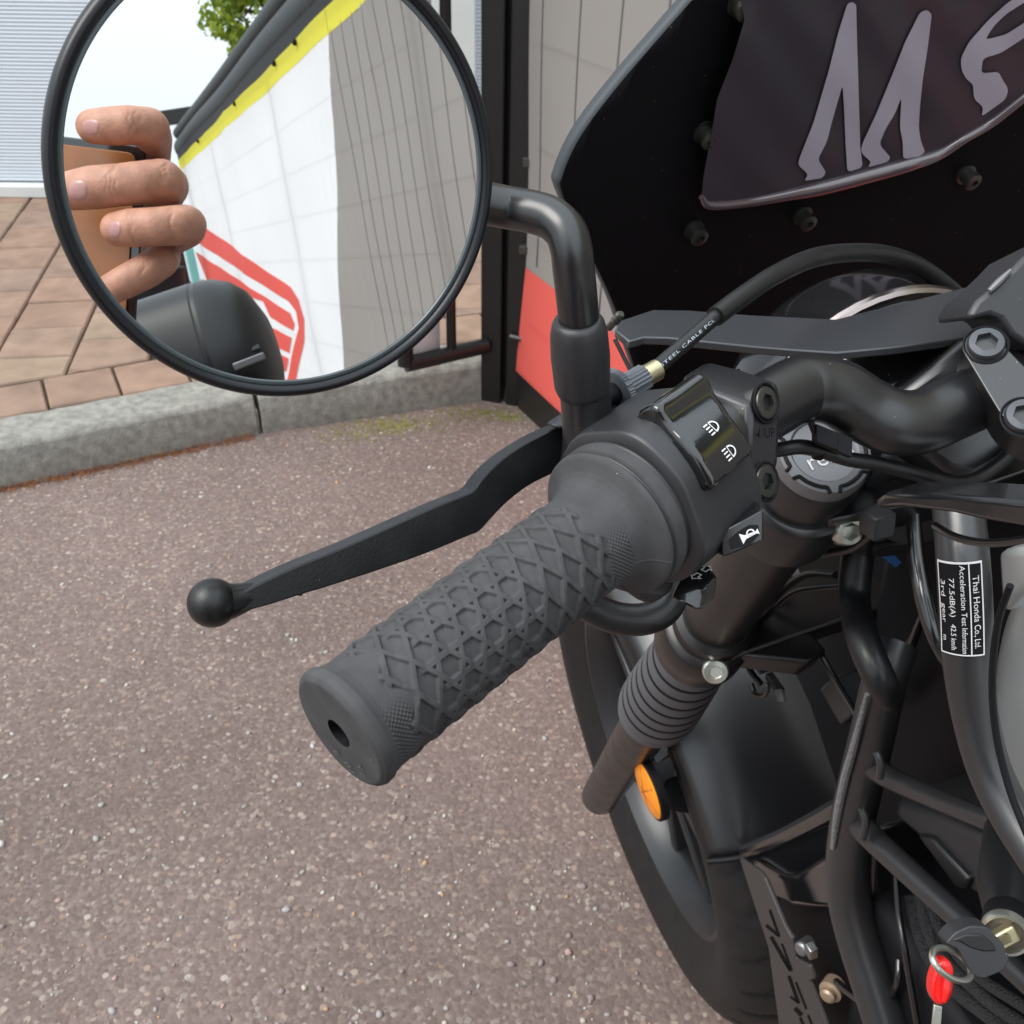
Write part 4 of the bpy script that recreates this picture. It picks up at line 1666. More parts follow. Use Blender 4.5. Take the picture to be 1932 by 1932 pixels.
cc_ = mk("clutch_cable", tube([P(1222, 709, .350), P(1290, 650, .358), P(1345, 602, .366), P(1352, 596, .367)], .0027, 20), m_hose, bike)
mk("adjuster", lathe(c0, ad, [(-.006, .0036), (-.0055, .0046), (.0042, .0046), (.0048, .0036)], 44, rfun=kn), m_knurl, cc_, sharp=20)
mk("ferrule", lathe(c0 + ad * .0042, ad, [(0, .0037), (.0066, .0037), (.007, .0026)], 6 * 6), m_brass, cc_)
c1_ = P(1166, 737, .345)
mk("lock_ring", lathe(c1_, ad, [(-.0013, .0070), (-.0011, .0076), (.0011, .0076), (.0013, .0070)], 96, rfun=lambda i, th, r: r * (1 + .03 * (1 if int(th * 48 / math.pi) % 2 else -1)) if i in (1, 2) else r), m_knurl, cc_, sharp=20)
mk("threaded_sleeve", lathe(c1_, ad, [(-.014, .0035), (.008, .0035)], 24), m_dark, cc_)
mk("cable_sheath", tube([P(1350, 597, .3665), P(1400, 560, .376), P(1460, 520, .39), P(1530, 488, .41), P(1600, 477, .43), P(1670, 480, .45), P(1730, 500, .468), P(1790, 542, .48), P(1830, 585, .485)], [.0037] * 3 + [.0039] * 6, 22), m_hose, cc_, sharp=60)
cw = P(1345, 602, .366) - P(1222, 709, .350)
cl_ = np.linalg.norm(cw)
cw = un(cw)
cy_ = un(np.cross(cw, un(CC - P(1290, 650, .358))))
if cy_[2] > 0:
    cy_ = -cy_
cz_ = np.cross(cw, cy_)
if cz_ @ (CC - P(1290, 650, .358)) < 0:
    cz_ = -cz_
tx = text2("STEEL CABLE PCL", .0026, sp=1.12)
tw = max(p[0] for p in tx[0])


cpts = spline([P(1222, 709, .350), P(1290, 650, .358), P(1345, 602, .366), P(1352, 596, .367)], 8)[:17]


def ctx(x, y):
    k = (.11 + x / tw * .80) * 16
    i = int(k)
    c = cpts[i] + (cpts[i + 1] - cpts[i]) * (k - i)
    a = (.35 - y / .0026 * .55)
    return c + .00282 * (math.sin(a) * cy_ + math.cos(a) * cz_)


mk("cable_print", lay(tx, ctx), m_cabletxt, cc_, sharp=None)
TD("thin_wire", [(1160, 640, .42), (1185, 690, .42), (1200, 720, .42), (1225, 760, .42)], 8, m_hose)
mk("screen_stud", lathe(P(1158, 608, .385), un(P(1172, 592, .38) - P(1158, 608, .385)), [(-.004, .0014), (.0, .0014), (.001, .0018), (.002, .0014), (.003, .0018), (.004, .0014), (.005, .0018), (.006, .0012)], 16), m_steel, bike)

# ---- screen stay (flat plate)
stay = mk("screen_stay", prism([G(*p, 1.07) for p in ((1160, 622), (1172, 604), (1232, 584), (1300, 585), (1415, 594), (1576, 602), (1740, 562), (1905, 521), (1990, 498), (1990, 600), (1850, 632), (1800, 640), (1690, 655), (1578, 665), (1500, 660), (1415, 653), (1260, 637), (1215, 636), (1187, 644))], (0, 0, -.0035)), m_stay, bike, bevel=.0006)

# ---- headlight shell behind the stay
hc = P(1655, 800, .50)
hr = 263 / 1932 * .50
hl = mk("headlight", lathe(hc, un(BF + A_([0, 0, -.05])), [(-.05, hr * .55), (-.035, hr * .8), (-.012, hr * .95), (0, hr), (.012, hr * 1.01), (.03, hr), (.04, hr * .93), (.042, 1e-6)], 72), m_gloss, bike)
TD_pts = [hc + hr * 1.0 * (math.cos(t) * un(np.cross(BF, [0, 0, 1.])) + math.sin(t) * A_([0, 0, 1.])) for t in np.linspace(0, 2 * math.pi, 48, endpoint=False)]
mk("headlight_ring", tube(TD_pts, .0035, 10, per=1, closed=True), MAT("chrome_ring", (.42, .36, .34), .28, metal=1), hl)

# ---- tall black screen with riveted film
SO = P(1500, 300, .56)
SU = un(BUP * math.cos(math.radians(18)) - BF * math.sin(math.radians(18)))
SNm = un(np.cross(ER, SU))
if SNm @ (CC - SO) < 0:
    SNm = -SNm


def scr(u, v, off=0.):                  # on the curved screen (wraps back to the rider at its sides)
    k = 0.
    for _ in range(6):
        q = on_plane(u, v, SO + SNm * (k + off), SNm)
        x = (q - (WC + BL * 0)) @ ER
        k = .9 * x * x
    return q


so = [(1275, 880), (1232, 790), (1198, 705), (1172, 630), (1148, 560), (1110, 480), (1075, 410), (1050, 350), (1052, 325), (1075, 270), (1110, 215), (1165, 145), (1225, 75), (1295, -5), (1420, -130), (1700, -260), (2100, -300), (2500, -200), (2650, 200), (2500, 640), (2200, 780), (1900, 800), (1500, 900)]
so = [tuple(p[:2]) for p in spline([(*p, 0) for p in so[:14]], 4)] + so[14:]
SX0 = (SO - WC) @ ER


def sxy(u, v):
    q = scr(u, v)
    return (q - WC) @ ER, (q - SO) @ SU


def scr_at(x, y, off=0.):
    return SO + ER * (x - SX0) + SU * y + SNm * (.9 * x * x + off)


lft = [sxy(*p) for p in so[:so.index((1700, -260)) + 1]]
rgt = [(-x * 1.8 if x < 0 else x, y) for x, y in lft if x < -.01][::-1]
fs_ = mk("fly_screen", surf(lft + rgt, scr_at, .02), m_screen, bike, sharp=None, solid=.0075, mats=[m_screen, m_edge])
fs_.modifiers["s"].material_offset_rim = 1
fs_.modifiers["s"].offset = 0


def c3(x, y):
    return (1286.2 + .3342 * x, .3342 * y)


fl = [(330, 0), (355, 110), (290, 330), (200, 560), (160, 800), (122, 1000), (112, 1110), (125, 1150), (160, 1172), (350, 1160), (600, 1120), (800, 1085), (1100, 1005), (1300, 950), (1450, 890), (1600, 805), (1750, 715), (1932, 575), (2150, 420), (2400, 200), (2500, -150), (2300, -400), (600, -400)]
fl = [fl[0]] + [c3(*p) for p in []] + fl[1:]
fpoly = [c3(*p) for p in fl]


def filmoff(u, v):
    w = .0022 * math.sin((u - 1320) / 47 + v / 60) + .0014 * math.sin(u / 23 - v / 31)
    w += .005 * math.exp(-(((u - 1392 + (v - 40) * .55)) / 16) ** 2) * math.exp(-((v - 60) / 70) ** 2)
    # lower hem curls forward
    return .014 + w * .22


film = mk("printed_film", surf(fpoly, lambda u, v: scr(u, v, filmoff(u, v)), 14), m_film, fs_, sharp=None)
fn_ = len(fl)
hem = [scr(c3(*p)[0], c3(*p)[1] - 3, filmoff(*c3(*p)) + .0005) for p in ((110, 1120), (160, 1168), (350, 1155), (600, 1108), (800, 1065), (1100, 985), (1300, 930), (1450, 880), (1600, 790), (1750, 700), (1932, 560), (2150, 410))]
hemo = mk("film_hem", tube(hem, [.0014, .0024, .0026, .0034, .0044, .0046, .0042, .0034, .0026, .0028, .0026, .002], 12), MAT("clear_plum_hem", (.10, .07, .08), .10, spec=1., coat=1.), fs_, sharp=60)
lets = [[(935, 22), (960, 10), (985, 25), (992, 300), (1000, 560), (1008, 830), (1022, 945), (935, 972), (925, 800), (916, 600), (908, 480), (885, 560), (850, 680), (820, 800), (768, 900), (815, 972), (795, 1005), (690, 1022), (715, 985), (655, 930), (668, 885), (745, 690), (830, 400), (885, 180)],
        [(1345, 70), (1385, 55), (1412, 80), (1390, 260), (1362, 440), (1345, 600), (1338, 720), (1350, 800), (1375, 858), (1345, 880), (1250, 900), (1248, 800), (1232, 720), (1240, 550), (1205, 640), (1150, 730), (1115, 815), (1180, 890), (1160, 915), (1050, 945), (1070, 915), (1010, 860), (1020, 810), (1100, 640), (1190, 420), (1260, 240)],
        [(2050, -90), (1932, -40), (1840, 15), (1730, 115), (1620, 240), (1575, 330), (1580, 400), (1610, 450), (1645, 475), (1650, 560), (1705, 605), (1690, 660), (1830, 560), (1845, 500), (1810, 450), (1790, 405), (1690, 415), (1700, 330), (1800, 300), (1932, 215), (2060, 110), (2060, 20), (1932, 130), (1830, 195), (1712, 225), (1760, 150), (1830, 80), (1932, 15), (2050, -30)]]
for l_ in lets:
    mk("brush_lettering", surf([c3(*p) for p in rnd(l_, 26)], lambda u, v: scr(u, v, filmoff(u, v) + .0012), 14), m_filmtxt, film, sharp=0)
for (u_, v_) in ((1327, 247), (1307, 430), (1512, 404), (1820, 327), (1392, 4)):
    q = scr(u_, v_, .003)
    ax = un(SNm + (P(u_ - 6, v_ - 8, 1) - P(u_, v_, 1)) * 0)
    mk("screen_bolt", lathe(q, SNm, [(0, .0060), (.002, .0060), (.0022, .0042), (.006, .0042), (.0065, .0052), (.0095, .0050), (.0105, .0028), (.0105, .0022), (.008, .002), (.008, 1e-6)], 24), m_steel, fs_)

# ---- riser clamp and instrument housing
rp_ = [(1693, 738), (1760, 690), (1816, 640), (1932, 610), (2050, 610), (2050, 840), (1905, 868), (1840, 905), (1790, 890), (1735, 850)]
rs = mk("handlebar_riser", prism([P(u_, v_, .415) for u_, v_ in rp_], AX * .03), m_satin, bike, bevel=.004)
plate = rnd([(1812, 655), (1826, 628), (1866, 622), (2010, 770), (2030, 850), (1932, 820), (1893, 790)], 22)
pn = un(-AX * .8 + BU * .35 - A_([1, 0, 0]) * .25)
po = P(1870, 700, .372)
cp = mk("clamp_plate", prism([on_plane(u_, v_, po, pn) for u_, v_ in plate], -pn * .02), m_satin, rs, bevel=.0018, seg=3)
for (u_, v_) in ((1860, 651), (1932, 787)):
    q = on_plane(u_, v_, po, pn)
    mk("clamp_bolt", lathe(q, pn, [(-.004, .0066), (.0012, .0066), (.0022, .0060), (.0024, .0038), (-.001, .0036), (-.001, 1e-6)], 36, hexr=(3, 4)), m_steel2, rs)
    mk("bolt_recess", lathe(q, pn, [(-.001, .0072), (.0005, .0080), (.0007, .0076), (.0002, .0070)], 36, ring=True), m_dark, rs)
ihp = [(1909, 508), (1868, 547), (1843, 567), (1829, 590), (1829, 605), (1868, 594), (1889, 602), (1909, 632), (1950, 660), (2060, 660), (2060, 420), (1932, 484)]
mk("instrument_housing", prism([P(u_, v_, .382) for u_, v_ in ihp], AX * .03 + BU * .004), m_plastic, bike, bevel=.003)
mk("instrument_trim", tube([P(1907, 509, .381), P(1885, 531, .381), P(1866, 549, .381)], [.0006, .0013, .0010], 8), m_capgrey, bike)

# ---- wiring at the bar
TD("switch_loom", [(1440, 850, .372), (1471, 848, .376), (1510, 843, .378), (1548, 850, .38), (1600, 866, .382), (1656, 875, .385), (1736, 896, .39), (1790, 912, .395), (1840, 905, .40), (1885, 876, .405), (1915, 845, .41), (1960, 800, .42)], 29, m_hose, n=18)
q = P(1556, 826, .372)
clipv = join(box(q, XR + YR * -.4, YR, AX, .0085, .0065, .006), box(q + XR * .006 - YR * .0025, XR + YR * -.4, YR, AX, .007, .007, .005), box(q - XR * .004 + YR * .003, XR, YR - XR * .4, AX, .002, .008, .003),
             lathe(P(1545, 850, .381), un(XR - YR * .2), [(-.0018, .0033), (-.0015, .0037), (.0015, .0037), (.0018, .0033)], 20))
mk("cable_clip", clipv, m_dark, bike, bevel=.0005)
TD("hose", [(1075, 1120, .398), (1110, 1142, .40), (1160, 1165, .40), (1215, 1168, .40), (1255, 1148, .402), (1272, 1105, .405), (1275, 1050, .41)], 62, m_hose, n=20)

# ---- wiring and hoses by the headstock
TB("brake_wire", [(1670, 985, .08), (1651, 1003, .08), (1603, 1036, .08), (1522, 1044, .08), (1445, 1030, .085)], [14, 15, 17, 17, 10], m_hose)
mk("wire_connector", box(BP(1655, 985, .085), BP(1690, 1010, .085) - BP(1655, 985, .085), BUP, BL, .012, .012, .010), m_plastic, bike, bevel=.001)
TB("thin_wire", [(1590, 1106, .055), (1540, 1110, .06), (1495, 1121, .065), (1445, 1165, .07), (1412, 1200, .07), (1405, 1235, .07), (1417, 1267, .07), (1436, 1291, .068)], 12, m_hose)
TB("thin_wire", [(1576, 1085, .05), (1520, 1085, .055), (1470, 1120, .06), (1440, 1160, .06), (1425, 1190, .06)], 14, m_hose)
TB("wire_hook", [(1417, 1290, .066), (1425, 1308, .066), (1440, 1312, .066), (1448, 1300, .066), (1445, 1288, .066)], 10, m_steel)
mk("small_connector", join(box(BP(1448, 1225, .05), BUP, BF, BL, .02, .012, .01), box(BP(1462, 1290, .045), BF, BUP, BL, .018, .006, .006), box(BP(1435, 1245, .045), BUP, BF, BL, .012, .016, .01)), m_plastic, bike, bevel=.001)
for (u_, v_) in ((1497, 1075), (1466, 1115), (1473, 1312)):
    mk("wire_tag", box(BP(u_, v_, .052), BF + BUP, BUP - BF, BL, .008, .010, .003), m_capgrey, bike, bevel=.0006)
TB("coolant_hose", [(1622, 975, .04), (1619, 1035, .05), (1612, 1129, .06), (1629, 1209, .072), (1660, 1282, .074), (1680, 1318, .066)], [62, 62, 60, 62, 60, 50], m_hose)
TB("throttle_cable", [(1722, 930, .05), (1724, 985, .055), (1730, 1060, .06), (1746, 1142, .065), (1772, 1222, .065), (1806, 1280, .05)], [26, 28, 33, 34, 28, 22], m_gloss2)
TB("throttle_cable", [(1745, 1150, .02), (1725, 1200, .02), (1705, 1260, .02), (1690, 1320, .01)], 20, m_gloss2)
mk("blue_connector", hull([BP(1664, 1050, .02), BP(1680, 1038, .02), BP(1702, 1062, .02), BP(1690, 1072, .02), BP(1680, 1055, .0), BP(1664, 1050, .0)]), m_blue, bike, bevel=.001)
mk("regulator", prism([BP(u_, v_, .03) for u_, v_ in ((1545, 1300), (1568, 1278), (1612, 1345), (1585, 1370))], ER * .03), m_plastic, bike, bevel=.002)
mk("regulator_edge", tube([BP(1550, 1238, .035), BP(1580, 1290, .035), BP(1618, 1352, .035)], .0022, 8), m_gloss2, bike)

# ---- frame
fr = TB("frame", [(1690, 1215, .045), (1672, 1270, .055), (1664, 1305, .055), (1645, 1390, .055), (1626, 1469, .055), (1609, 1549, .055), (1600, 1629, .055), (1603, 1696, .055), (1622, 1776, .055), (1652, 1870, .055), (1700, 2020, .055)], 82, m_frame, n=24)
mk("weld_bead", tube([BP(u_, v_, .069) for u_, v_ in ((1636, 1310), (1609, 1415), (1594, 1469), (1580, 1536), (1571, 1600))], [.0012, .0022, .0025, .0024, .0016], 10), m_weld, fr)
TB("main_tube", [(1805, 930, .075), (1812, 1000, .08), (1818, 1080, .085), (1822, 1156, .088), (1825, 1236, .09), (1838, 1343, .09), (1866, 1450, .09), (1915, 1550, .09), (2000, 1680, .09)], [92, 94, 96, 96, 92, 84, 80, 80, 80], m_frame, fr, n=28)
TB("cross_tube", [(1645, 1440, .055), (1680, 1468, .055), (1760, 1505, .055), (1845, 1540, .06), (1940, 1580, .06)], [56, 44, 42, 42, 42], m_frame, fr)
TB("cross_tube", [(1616, 1540, .055), (1640, 1575, .058), (1720, 1650, .06), (1830, 1750, .06), (1960, 1870, .06)], [62, 50, 49, 49, 49], m_frame, fr)
for pts in ([(1654, 1418), (1662, 1440), (1660, 1466)], [(1626, 1524), (1634, 1550), (1628, 1580)]):
    q_ = [BP(u_, v_, .0665) for u_, v_ in pts]
    mk("weld_bead", tube(q_, .0022, 10), m_frame, fr)
# headstock cover
mk("headstock_cover", prism([BP(u_, v_, .125) for u_, v_ in ((1648, 945), (1668, 931), (1790, 934), (1960, 950), (1960, 1000), (1850, 982), (1800, 970), (1700, 957), (1655, 962))], ER * .015), m_gloss2, bike, bevel=.003)
TB("tank_seam", [(1765, 992, .118), (1800, 1012, .12), (1840, 1022, .12), (1885, 1024, .12), (1950, 1016, .12)], 16, m_gloss2)
TB("tank_gasket", [(1906, 1105, .10), (1884, 1170, .10), (1874, 1245, .10), (1873, 1322, .10), (1883, 1404, .10), (1907, 1496, .10), (1942, 1585, .10)], 14, m_dark)
mk("gusset", prism([BP(u_, v_, .06) for u_, v_ in ((1880, 1040), (1960, 1030), (1960, 1090), (1888, 1160))], ER * .02), m_grey, bike, bevel=.003)

# ---- fuel tank
tv, tf = [], []
nS, nA = 34, 56
for i in range(nS + 1):
    q_ = i / nS
    k = max(math.sin(math.pi / 2 * min(q_ / .7, 1)), 0) ** .55 if q_ < .7 else max(math.cos((q_ - .7) / .3 * math.pi / 2), 0) ** .5
    hh = (.70 - .58) / 2 * (.55 + .45 * k) * (1 if q_ < .98 else .5)
    for j in range(nA):
        a = 2 * math.pi * j / nA
        ca_, sa_ = math.cos(a), math.sin(a)
        tv.append(bk(-.46 - .45 * q_, .64 + hh * np.sign(sa_) * abs(sa_) ** .7, .105 * max(k, .02) * np.sign(ca_) * abs(ca_) ** .7))
for i in range(nS):
    for j in range(nA):
        tf.append((i * nA + j, i * nA + (j + 1) % nA, (i + 1) * nA + (j + 1) % nA, (i + 1) * nA + j))
tf += [tuple(range(nA)), tuple(nS * nA + j for j in range(nA))]
tank = mk("fuel_tank", (tv, tf), m_grey, bike, sharp=60)
fcp = bk(-.66, .70, 0)
mk("filler_cap", lathe(fcp, BUP, [(-.01, .034), (.004, .034), (.009, .030), (.010, .012), (.0102, 1e-6)], 40), m_satin, tank)

# ---- data label
lab = [BP(1822, 1140, .0885)]
ctr = spline([BP(*p) for p in ((1816, 1032, .0862), (1822, 1156, .088), (1824, 1236, .0895))], 10)
rT = 48 * dep(ctr[8]) / 1932


def tubepos(k, a, extra=0.):
    k = min(max(k, 0), .999) * (len(ctr) - 1)
    i = int(k)
    c = ctr[i] + (ctr[i + 1] - ctr[i]) * (k - i)
    tg = un(ctr[i + 1] - ctr[i])
    vw = un((CC - c) - ((CC - c) @ tg) * tg)
    sd = np.cross(vw, tg)
    if sd[0] < 0:
        sd = -sd
    return c + (rT + extra) * (math.cos(a) * vw + math.sin(a) * sd)


def labmap(extra):
    return lambda x, y: tubepos(.03 + (1 - y) * .82, -.86 + x * 1.42, extra)


lb = mk("data_label", surf([(0, 0), (1, 0), (1, 1), (0, 1)], labmap(.0016), .12), m_dark, bike, sharp=None)
fr_ = []
for (x0, y0, x1, y1) in ((0, 0, .03, 1), (.97, 0, 1, 1), (.03, 0, .97, .02), (.03, .98, .97, 1), (.70, .02, .725, .98)):
    fr_.append(surf([(x0, y0), (x1, y0), (x1, y1), (x0, y1)], labmap(.0019), .1))
mk("label_frame", join(*fr_), m_white, lb, sharp=None)
for s_, xb, y0, y1, hh in (("Thai Honda Co., Ltd.", .78, .88, .12, .13), ("Acceleration Test Information", .52, .97, .04, .11), ("77.5dB(A)   42.5 km/h", .28, .86, .08, .11), ("3rd  gear     m", .08, .84, .2, .10)):
    t2 = text2(s_, 1.)
    w = max(p[0] for p in t2[0])
    mk("label_text", lay(t2, lambda x, y: labmap(.0020)(xb + y * hh * 1.5, y0 + (y1 - y0) * x / w)), m_white, lb, sharp=None)

# ---- radiator, shroud, engine
mk("radiator_tank", prism([BP(u_, v_, .045) for u_, v_ in ((1405, 1608), (1440, 1625), (1478, 1650), (1500, 1647), (1565, 1605), (1640, 1565), (1640, 1720), (1500, 1715), (1462, 1700))], ER * .12), m_gloss, bike, bevel=.006, seg=3)
mk("radiator_brace", tube([BP(1405, 1606, .05), BP(1470, 1580, .05), BP(1540, 1545, .05), BP(1610, 1505, .05)], .006, 10), m_gloss2, bike)
mk("radiator_core", prism([BP(u_, v_, .03) for u_, v_ in ((1470, 1690), (1680, 1640), (1760, 2100), (1560, 2100))], ER * .2), m_dark, bike)


def c44(x, y):
    return (1394.8 + .1644 * x, 1614.3 + .1644 * y)


shp = [(0, 30), (230, 190), (290, 270), (520, 820), (600, 950), (640, 1180), (800, 1260), (850, 1420), (800, 1440), (960, 1850), (1100, 2250), (700, 2250), (450, 1932), (330, 1050), (150, 500)]
shr = mk("radiator_shroud", prism([BP(*c44(*p), .062) for p in shp], ER * .004), MAT("brown_grey_satin_plastic", (.045, .04, .039), .5), bike, bevel=.0012)
st_ = []
for (x0, y0, x1, y1, w) in ((350, 620, 460, 930, 22), (310, 800, 455, 920, 30), (365, 930, 590, 1320, 36), (490, 1010, 605, 1320, 18), (570, 1380, 680, 1690, 32), (650, 1450, 770, 1760, 18), (590, 1620, 690, 1690, 26), (640, 1750, 715, 1830, 45), (700, 1860, 800, 2100, 26), (790, 1830, 900, 2100, 20), (480, 1150, 590, 1310, 22)):
    d = un([x1 - x0, y1 - y0])
    n = A_([-d[1], d[0]]) * w / 2
    a, b = A_([x0, y0]), A_([x1, y1])
    st_.append(prism([BP(*c44(*p), .0622) for p in (a + n, a - n, b - n, b + n)], BL * .0004))
mk("shroud_lettering", join(*st_), m_letter, shr)
mk("hose_clamp", join(lathe(BP(*c44(730, 1060), .06), un(BL - BF * .4 + BUP * .4), [(-.010, .006), (.002, .006), (.004, .0045), (.0042, .002)], 18), box(BP(*c44(830, 1090), .06), BF, BUP, BL, .008, .012, .007)), m_disc, bike, bevel=.001)
mk("engine_bolt", lathe(BP(1566, 1872, .055), un(BL * .9 - BF * .6 + BUP * .3), [(-.01, .0085), (.0, .0085), (.001, .0058), (.005, .0058), (.0065, .004), (.007, 1e-6)], 24), m_tan, bike)
TB("cable_loop", [(1578, 1852, .05), (1600, 1872, .05), (1630, 1892, .05), (1655, 1898, .05), (1680, 1882, .05), (1694, 1848, .05), (1696, 1810, .045)], 14, m_gloss2)
TB("spark_lead", [(1690, 1650, .04), (1696, 1723, .045), (1707, 1790, .05), (1718, 1857, .05), (1733, 1945, .05)], [10, 13, 13, 14, 14], m_gloss2)
mk("engine", join(hull([bk(f_, u_, l_) for f_, u_, l_ in ((-.42, .38, .045), (-.42, .38, -.12), (-.42, -.1, .045), (-.42, -.1, -.12), (-.75, .38, .045), (-.75, .38, -.12), (-.75, -.1, .045), (-.75, -.1, -.12))]),
                  hull([bk(f_, u_, l_) for f_, u_, l_ in ((-.36, .72, .0), (-.36, .72, -.12), (-.30, .2, .0), (-.30, .2, -.12), (-.8, .72, .0), (-.8, .2, 0), (-.8, .72, -.12), (-.8, .2, -.12))])), m_dark, bike, bevel=.01)
mk("airbox", prism([BP(u_, v_, -.015) for u_, v_ in ((1520, 1010), (1480, 1090), (1470, 1225), (1520, 1330), (1570, 1480), (1620, 1650), (1900, 1800), (1905, 1230), (1840, 1070), (1700, 960))], ER * .07), m_dark, bike, bevel=.01)
mk("cylinder_cover", prism([BP(u_, v_, .048) for u_, v_ in ((1690, 1500), (1775, 1535), (1850, 1570), (1930, 1690), (1880, 1720), (1830, 1685), (1740, 1590), (1680, 1540))], ER * .06), m_plastic, bike, bevel=.006)
mk("cover_pad", prism([BP(u_, v_, .052) for u_, v_ in ((1728, 1575), (1755, 1582), (1826, 1660), (1818, 1680), (1800, 1672))], ER * .01), m_hose, bike, bevel=.002)
m_braid = MAT("braided_sleeve", (.02, .02, .023), .6, bump=(600, 1., .004))
lm = TB("braided_loom", [(1722, 1690, .03), (1732, 1745, .035), (1752, 1800, .04), (1795, 1860, .045), (1850, 1905, .05), (1930, 1965, .05)], 30, m_braid)
TB("loom_strand", [(1738, 1690, .035), (1750, 1745, .04), (1775, 1800, .045), (1822, 1850, .05), (1880, 1900, .055), (1960, 1950, .055)], 26, m_braid, lm)
TB("loom_strand", [(1752, 1685, .035), (1770, 1740, .04), (1798, 1790, .045), (1850, 1845, .05), (1910, 1885, .055), (1980, 1930, .055)], 24, m_braid, lm)

# ---- ignition lock
ln_ = un(BL * .62 - BF * .62 + BUP * .38)
lc = BP(1897, 1763, .105)
lr = 44 * dep(lc) / 1932
il = mk("ignition_lock", lathe(lc, ln_, [(-.05, lr * .8), (-.012, lr * .85), (-.010, lr * 1.0), (-.003, lr * 1.02), (-.002, lr * .95)], 40), m_dark, bike)
mk("lock_ring", lathe(lc, ln_, [(-.004, lr * .86), (-.003, lr), (0, lr), (.0012, lr * .95), (.001, lr * .84), (-.002, lr * .80)], 48, ring=True), m_zinc, il)
mk("lock_face", lathe(lc, ln_, [(-.002, lr * .82), (-.0018, lr * .8), (-.0018, 1e-6)], 40), MAT("lock_grey", (.18, .16, .14), .4, metal=.5), il)
_, la_, lb_ = basis(ln_)
mk("lock_barrel", box(lc + ln_ * .001, un(P(1925, 1750, 1) - P(1880, 1775, 1)), un(np.cross(ln_, P(1925, 1750, 1) - P(1880, 1775, 1))), ln_, lr * 1.25, lr * .75, .006), m_brass, il, bevel=.0008)
mk("lock_housing", lathe(lc - ln_ * .012, -ln_, [(0, lr * 1.0), (.02, lr * 1.5), (.06, lr * 1.6)], 32), m_hose, il)

# ---- the key
key = thing("ignition_key", "black headed key in the ignition lock with red tag on a steel ring", "key", lc)


def cE(x, y):
    return (1415.4 + .2674 * x, 1415.4 + .2674 * y)


kd = dep(lc) - .035
kp_ = rnd([cE(*p) for p in ((1378, 1365), (1450, 1285), (1560, 1238), (1680, 1250), (1790, 1370), (1832, 1480), (1785, 1560), (1640, 1617), (1575, 1590), (1520, 1500), (1462, 1400))], 8)
kh = mk("key_head", prism([P(u_, v_, kd) for u_, v_ in kp_], AX * .008), m_plastic, key, bevel=.0022, seg=3)
mk("head_inlay", prism([P(*cE(*p), kd - .0006) for p in ((1420, 1345), (1520, 1300), (1640, 1300), (1720, 1370), (1740, 1420), (1650, 1425), (1560, 1400), (1480, 1355))], AX * .002), m_hose, kh, bevel=.0006)
mk("key_blade", hull([P(*cE(*p), d) for p, d in (((1700, 1330), kd + .003), ((1740, 1400), kd + .003), ((1830, 1300), kd + .030), ((1850, 1350), kd + .030), ((1700, 1330), kd + .0045), ((1830, 1300), kd + .032))]), m_brass, key)
ringp = []
for k in range(28):
    a = 2 * math.pi * k / 28
    x, y = 1422 + 142 * math.cos(a) * .95 + 28 * math.sin(a), 1512 + 110 * math.sin(a) + 40 * math.cos(a)
    ringp.append(P(*cE(x, y), kd - .004 + .009 * math.cos(a + .6)))
mk("key_ring", tube(ringp, .0011, 10, per=2, closed=True), m_zinc, key)
tg_ = rnd([cE(*p) for p in ((1325, 1520), (1350, 1490), (1415, 1490), (1445, 1540), (1447, 1680), (1420, 1770), (1370, 1812), (1310, 1800), (1280, 1730), (1283, 1640))], 10)
tgo = mk("key_tag", prism([P(u_, v_, kd - .006) for u_, v_ in tg_], AX * .006), m_red, key, bevel=.0024, seg=4)
mk("tag_rib", tube([P(*cE(1400, 1570), kd - .0065), P(*cE(1385, 1680), kd - .0065), P(*cE(1365, 1770), kd - .0060)], [.0012, .0016, .001], 10), m_red, tgo)
mk("tag_strap", prism([P(*cE(*p), kd - .004) for p in ((1300, 1795), (1358, 1810), (1345, 2000), (1280, 2000))], AX * .0012), m_zinc, key, bevel=.0003)

m_case = MAT("dark_textured_case", (.012, .012, .014), .40, spec=.42, bump=(900, .15, .0004))
# ---- tail case (mirror only)
A0, A1 = V(60, 790, 1.13), V(425, 668, 1.13)
ta = un(A1 - A0)
tl_ = np.linalg.norm(A1 - A0)
rT_ = 138 * 1.13 / 1932
tc_ = mk("tail_case", lathe(A0, ta, [(0, rT_ * .9), (.01, rT_), (tl_ - .006, rT_), (tl_ - .004, rT_ * .985), (tl_ - .001, rT_ * .985), (tl_ + .001, rT_ * .995), (tl_ + .018, rT_ * .96), (tl_ + .034, rT_ * .86), (tl_ + .046, rT_ * .70), (tl_ + .053, rT_ * .45), (tl_ + .055, 1e-6)], 72, rfun=lambda i, th, r: r * (1 + .045 * math.cos(4 * th + 1.2))), m_case, bike, sharp=25)
vw = un(V(400, 620, 1.0) - V(400, 620, 1.1))
q1, q2 = V(340, 712, 1.055), V(490, 655, 1.075)
mk("case_ridge", tube([q1, (q1 + q2) / 2, q2], .0035, 8), m_plastic, tc_)
q = V(470, 682, 1.055)
mk("case_latch", box(q, q2 - q1, BUP, vw, .034, .008, .008), m_capgrey, tc_, bevel=.0015)
seat = mk("seat", hull([bk(f_, u_, l_) for f_, u_, l_ in ((-.93, .50, .13), (-.93, .50, -.13), (-1.45, .52, .11), (-1.45, .52, -.11), (-.93, .38, .14), (-.93, .38, -.14), (-1.5, .42, .1), (-1.5, .42, -.1))]), m_hose, bike, bevel=.02, seg=3)
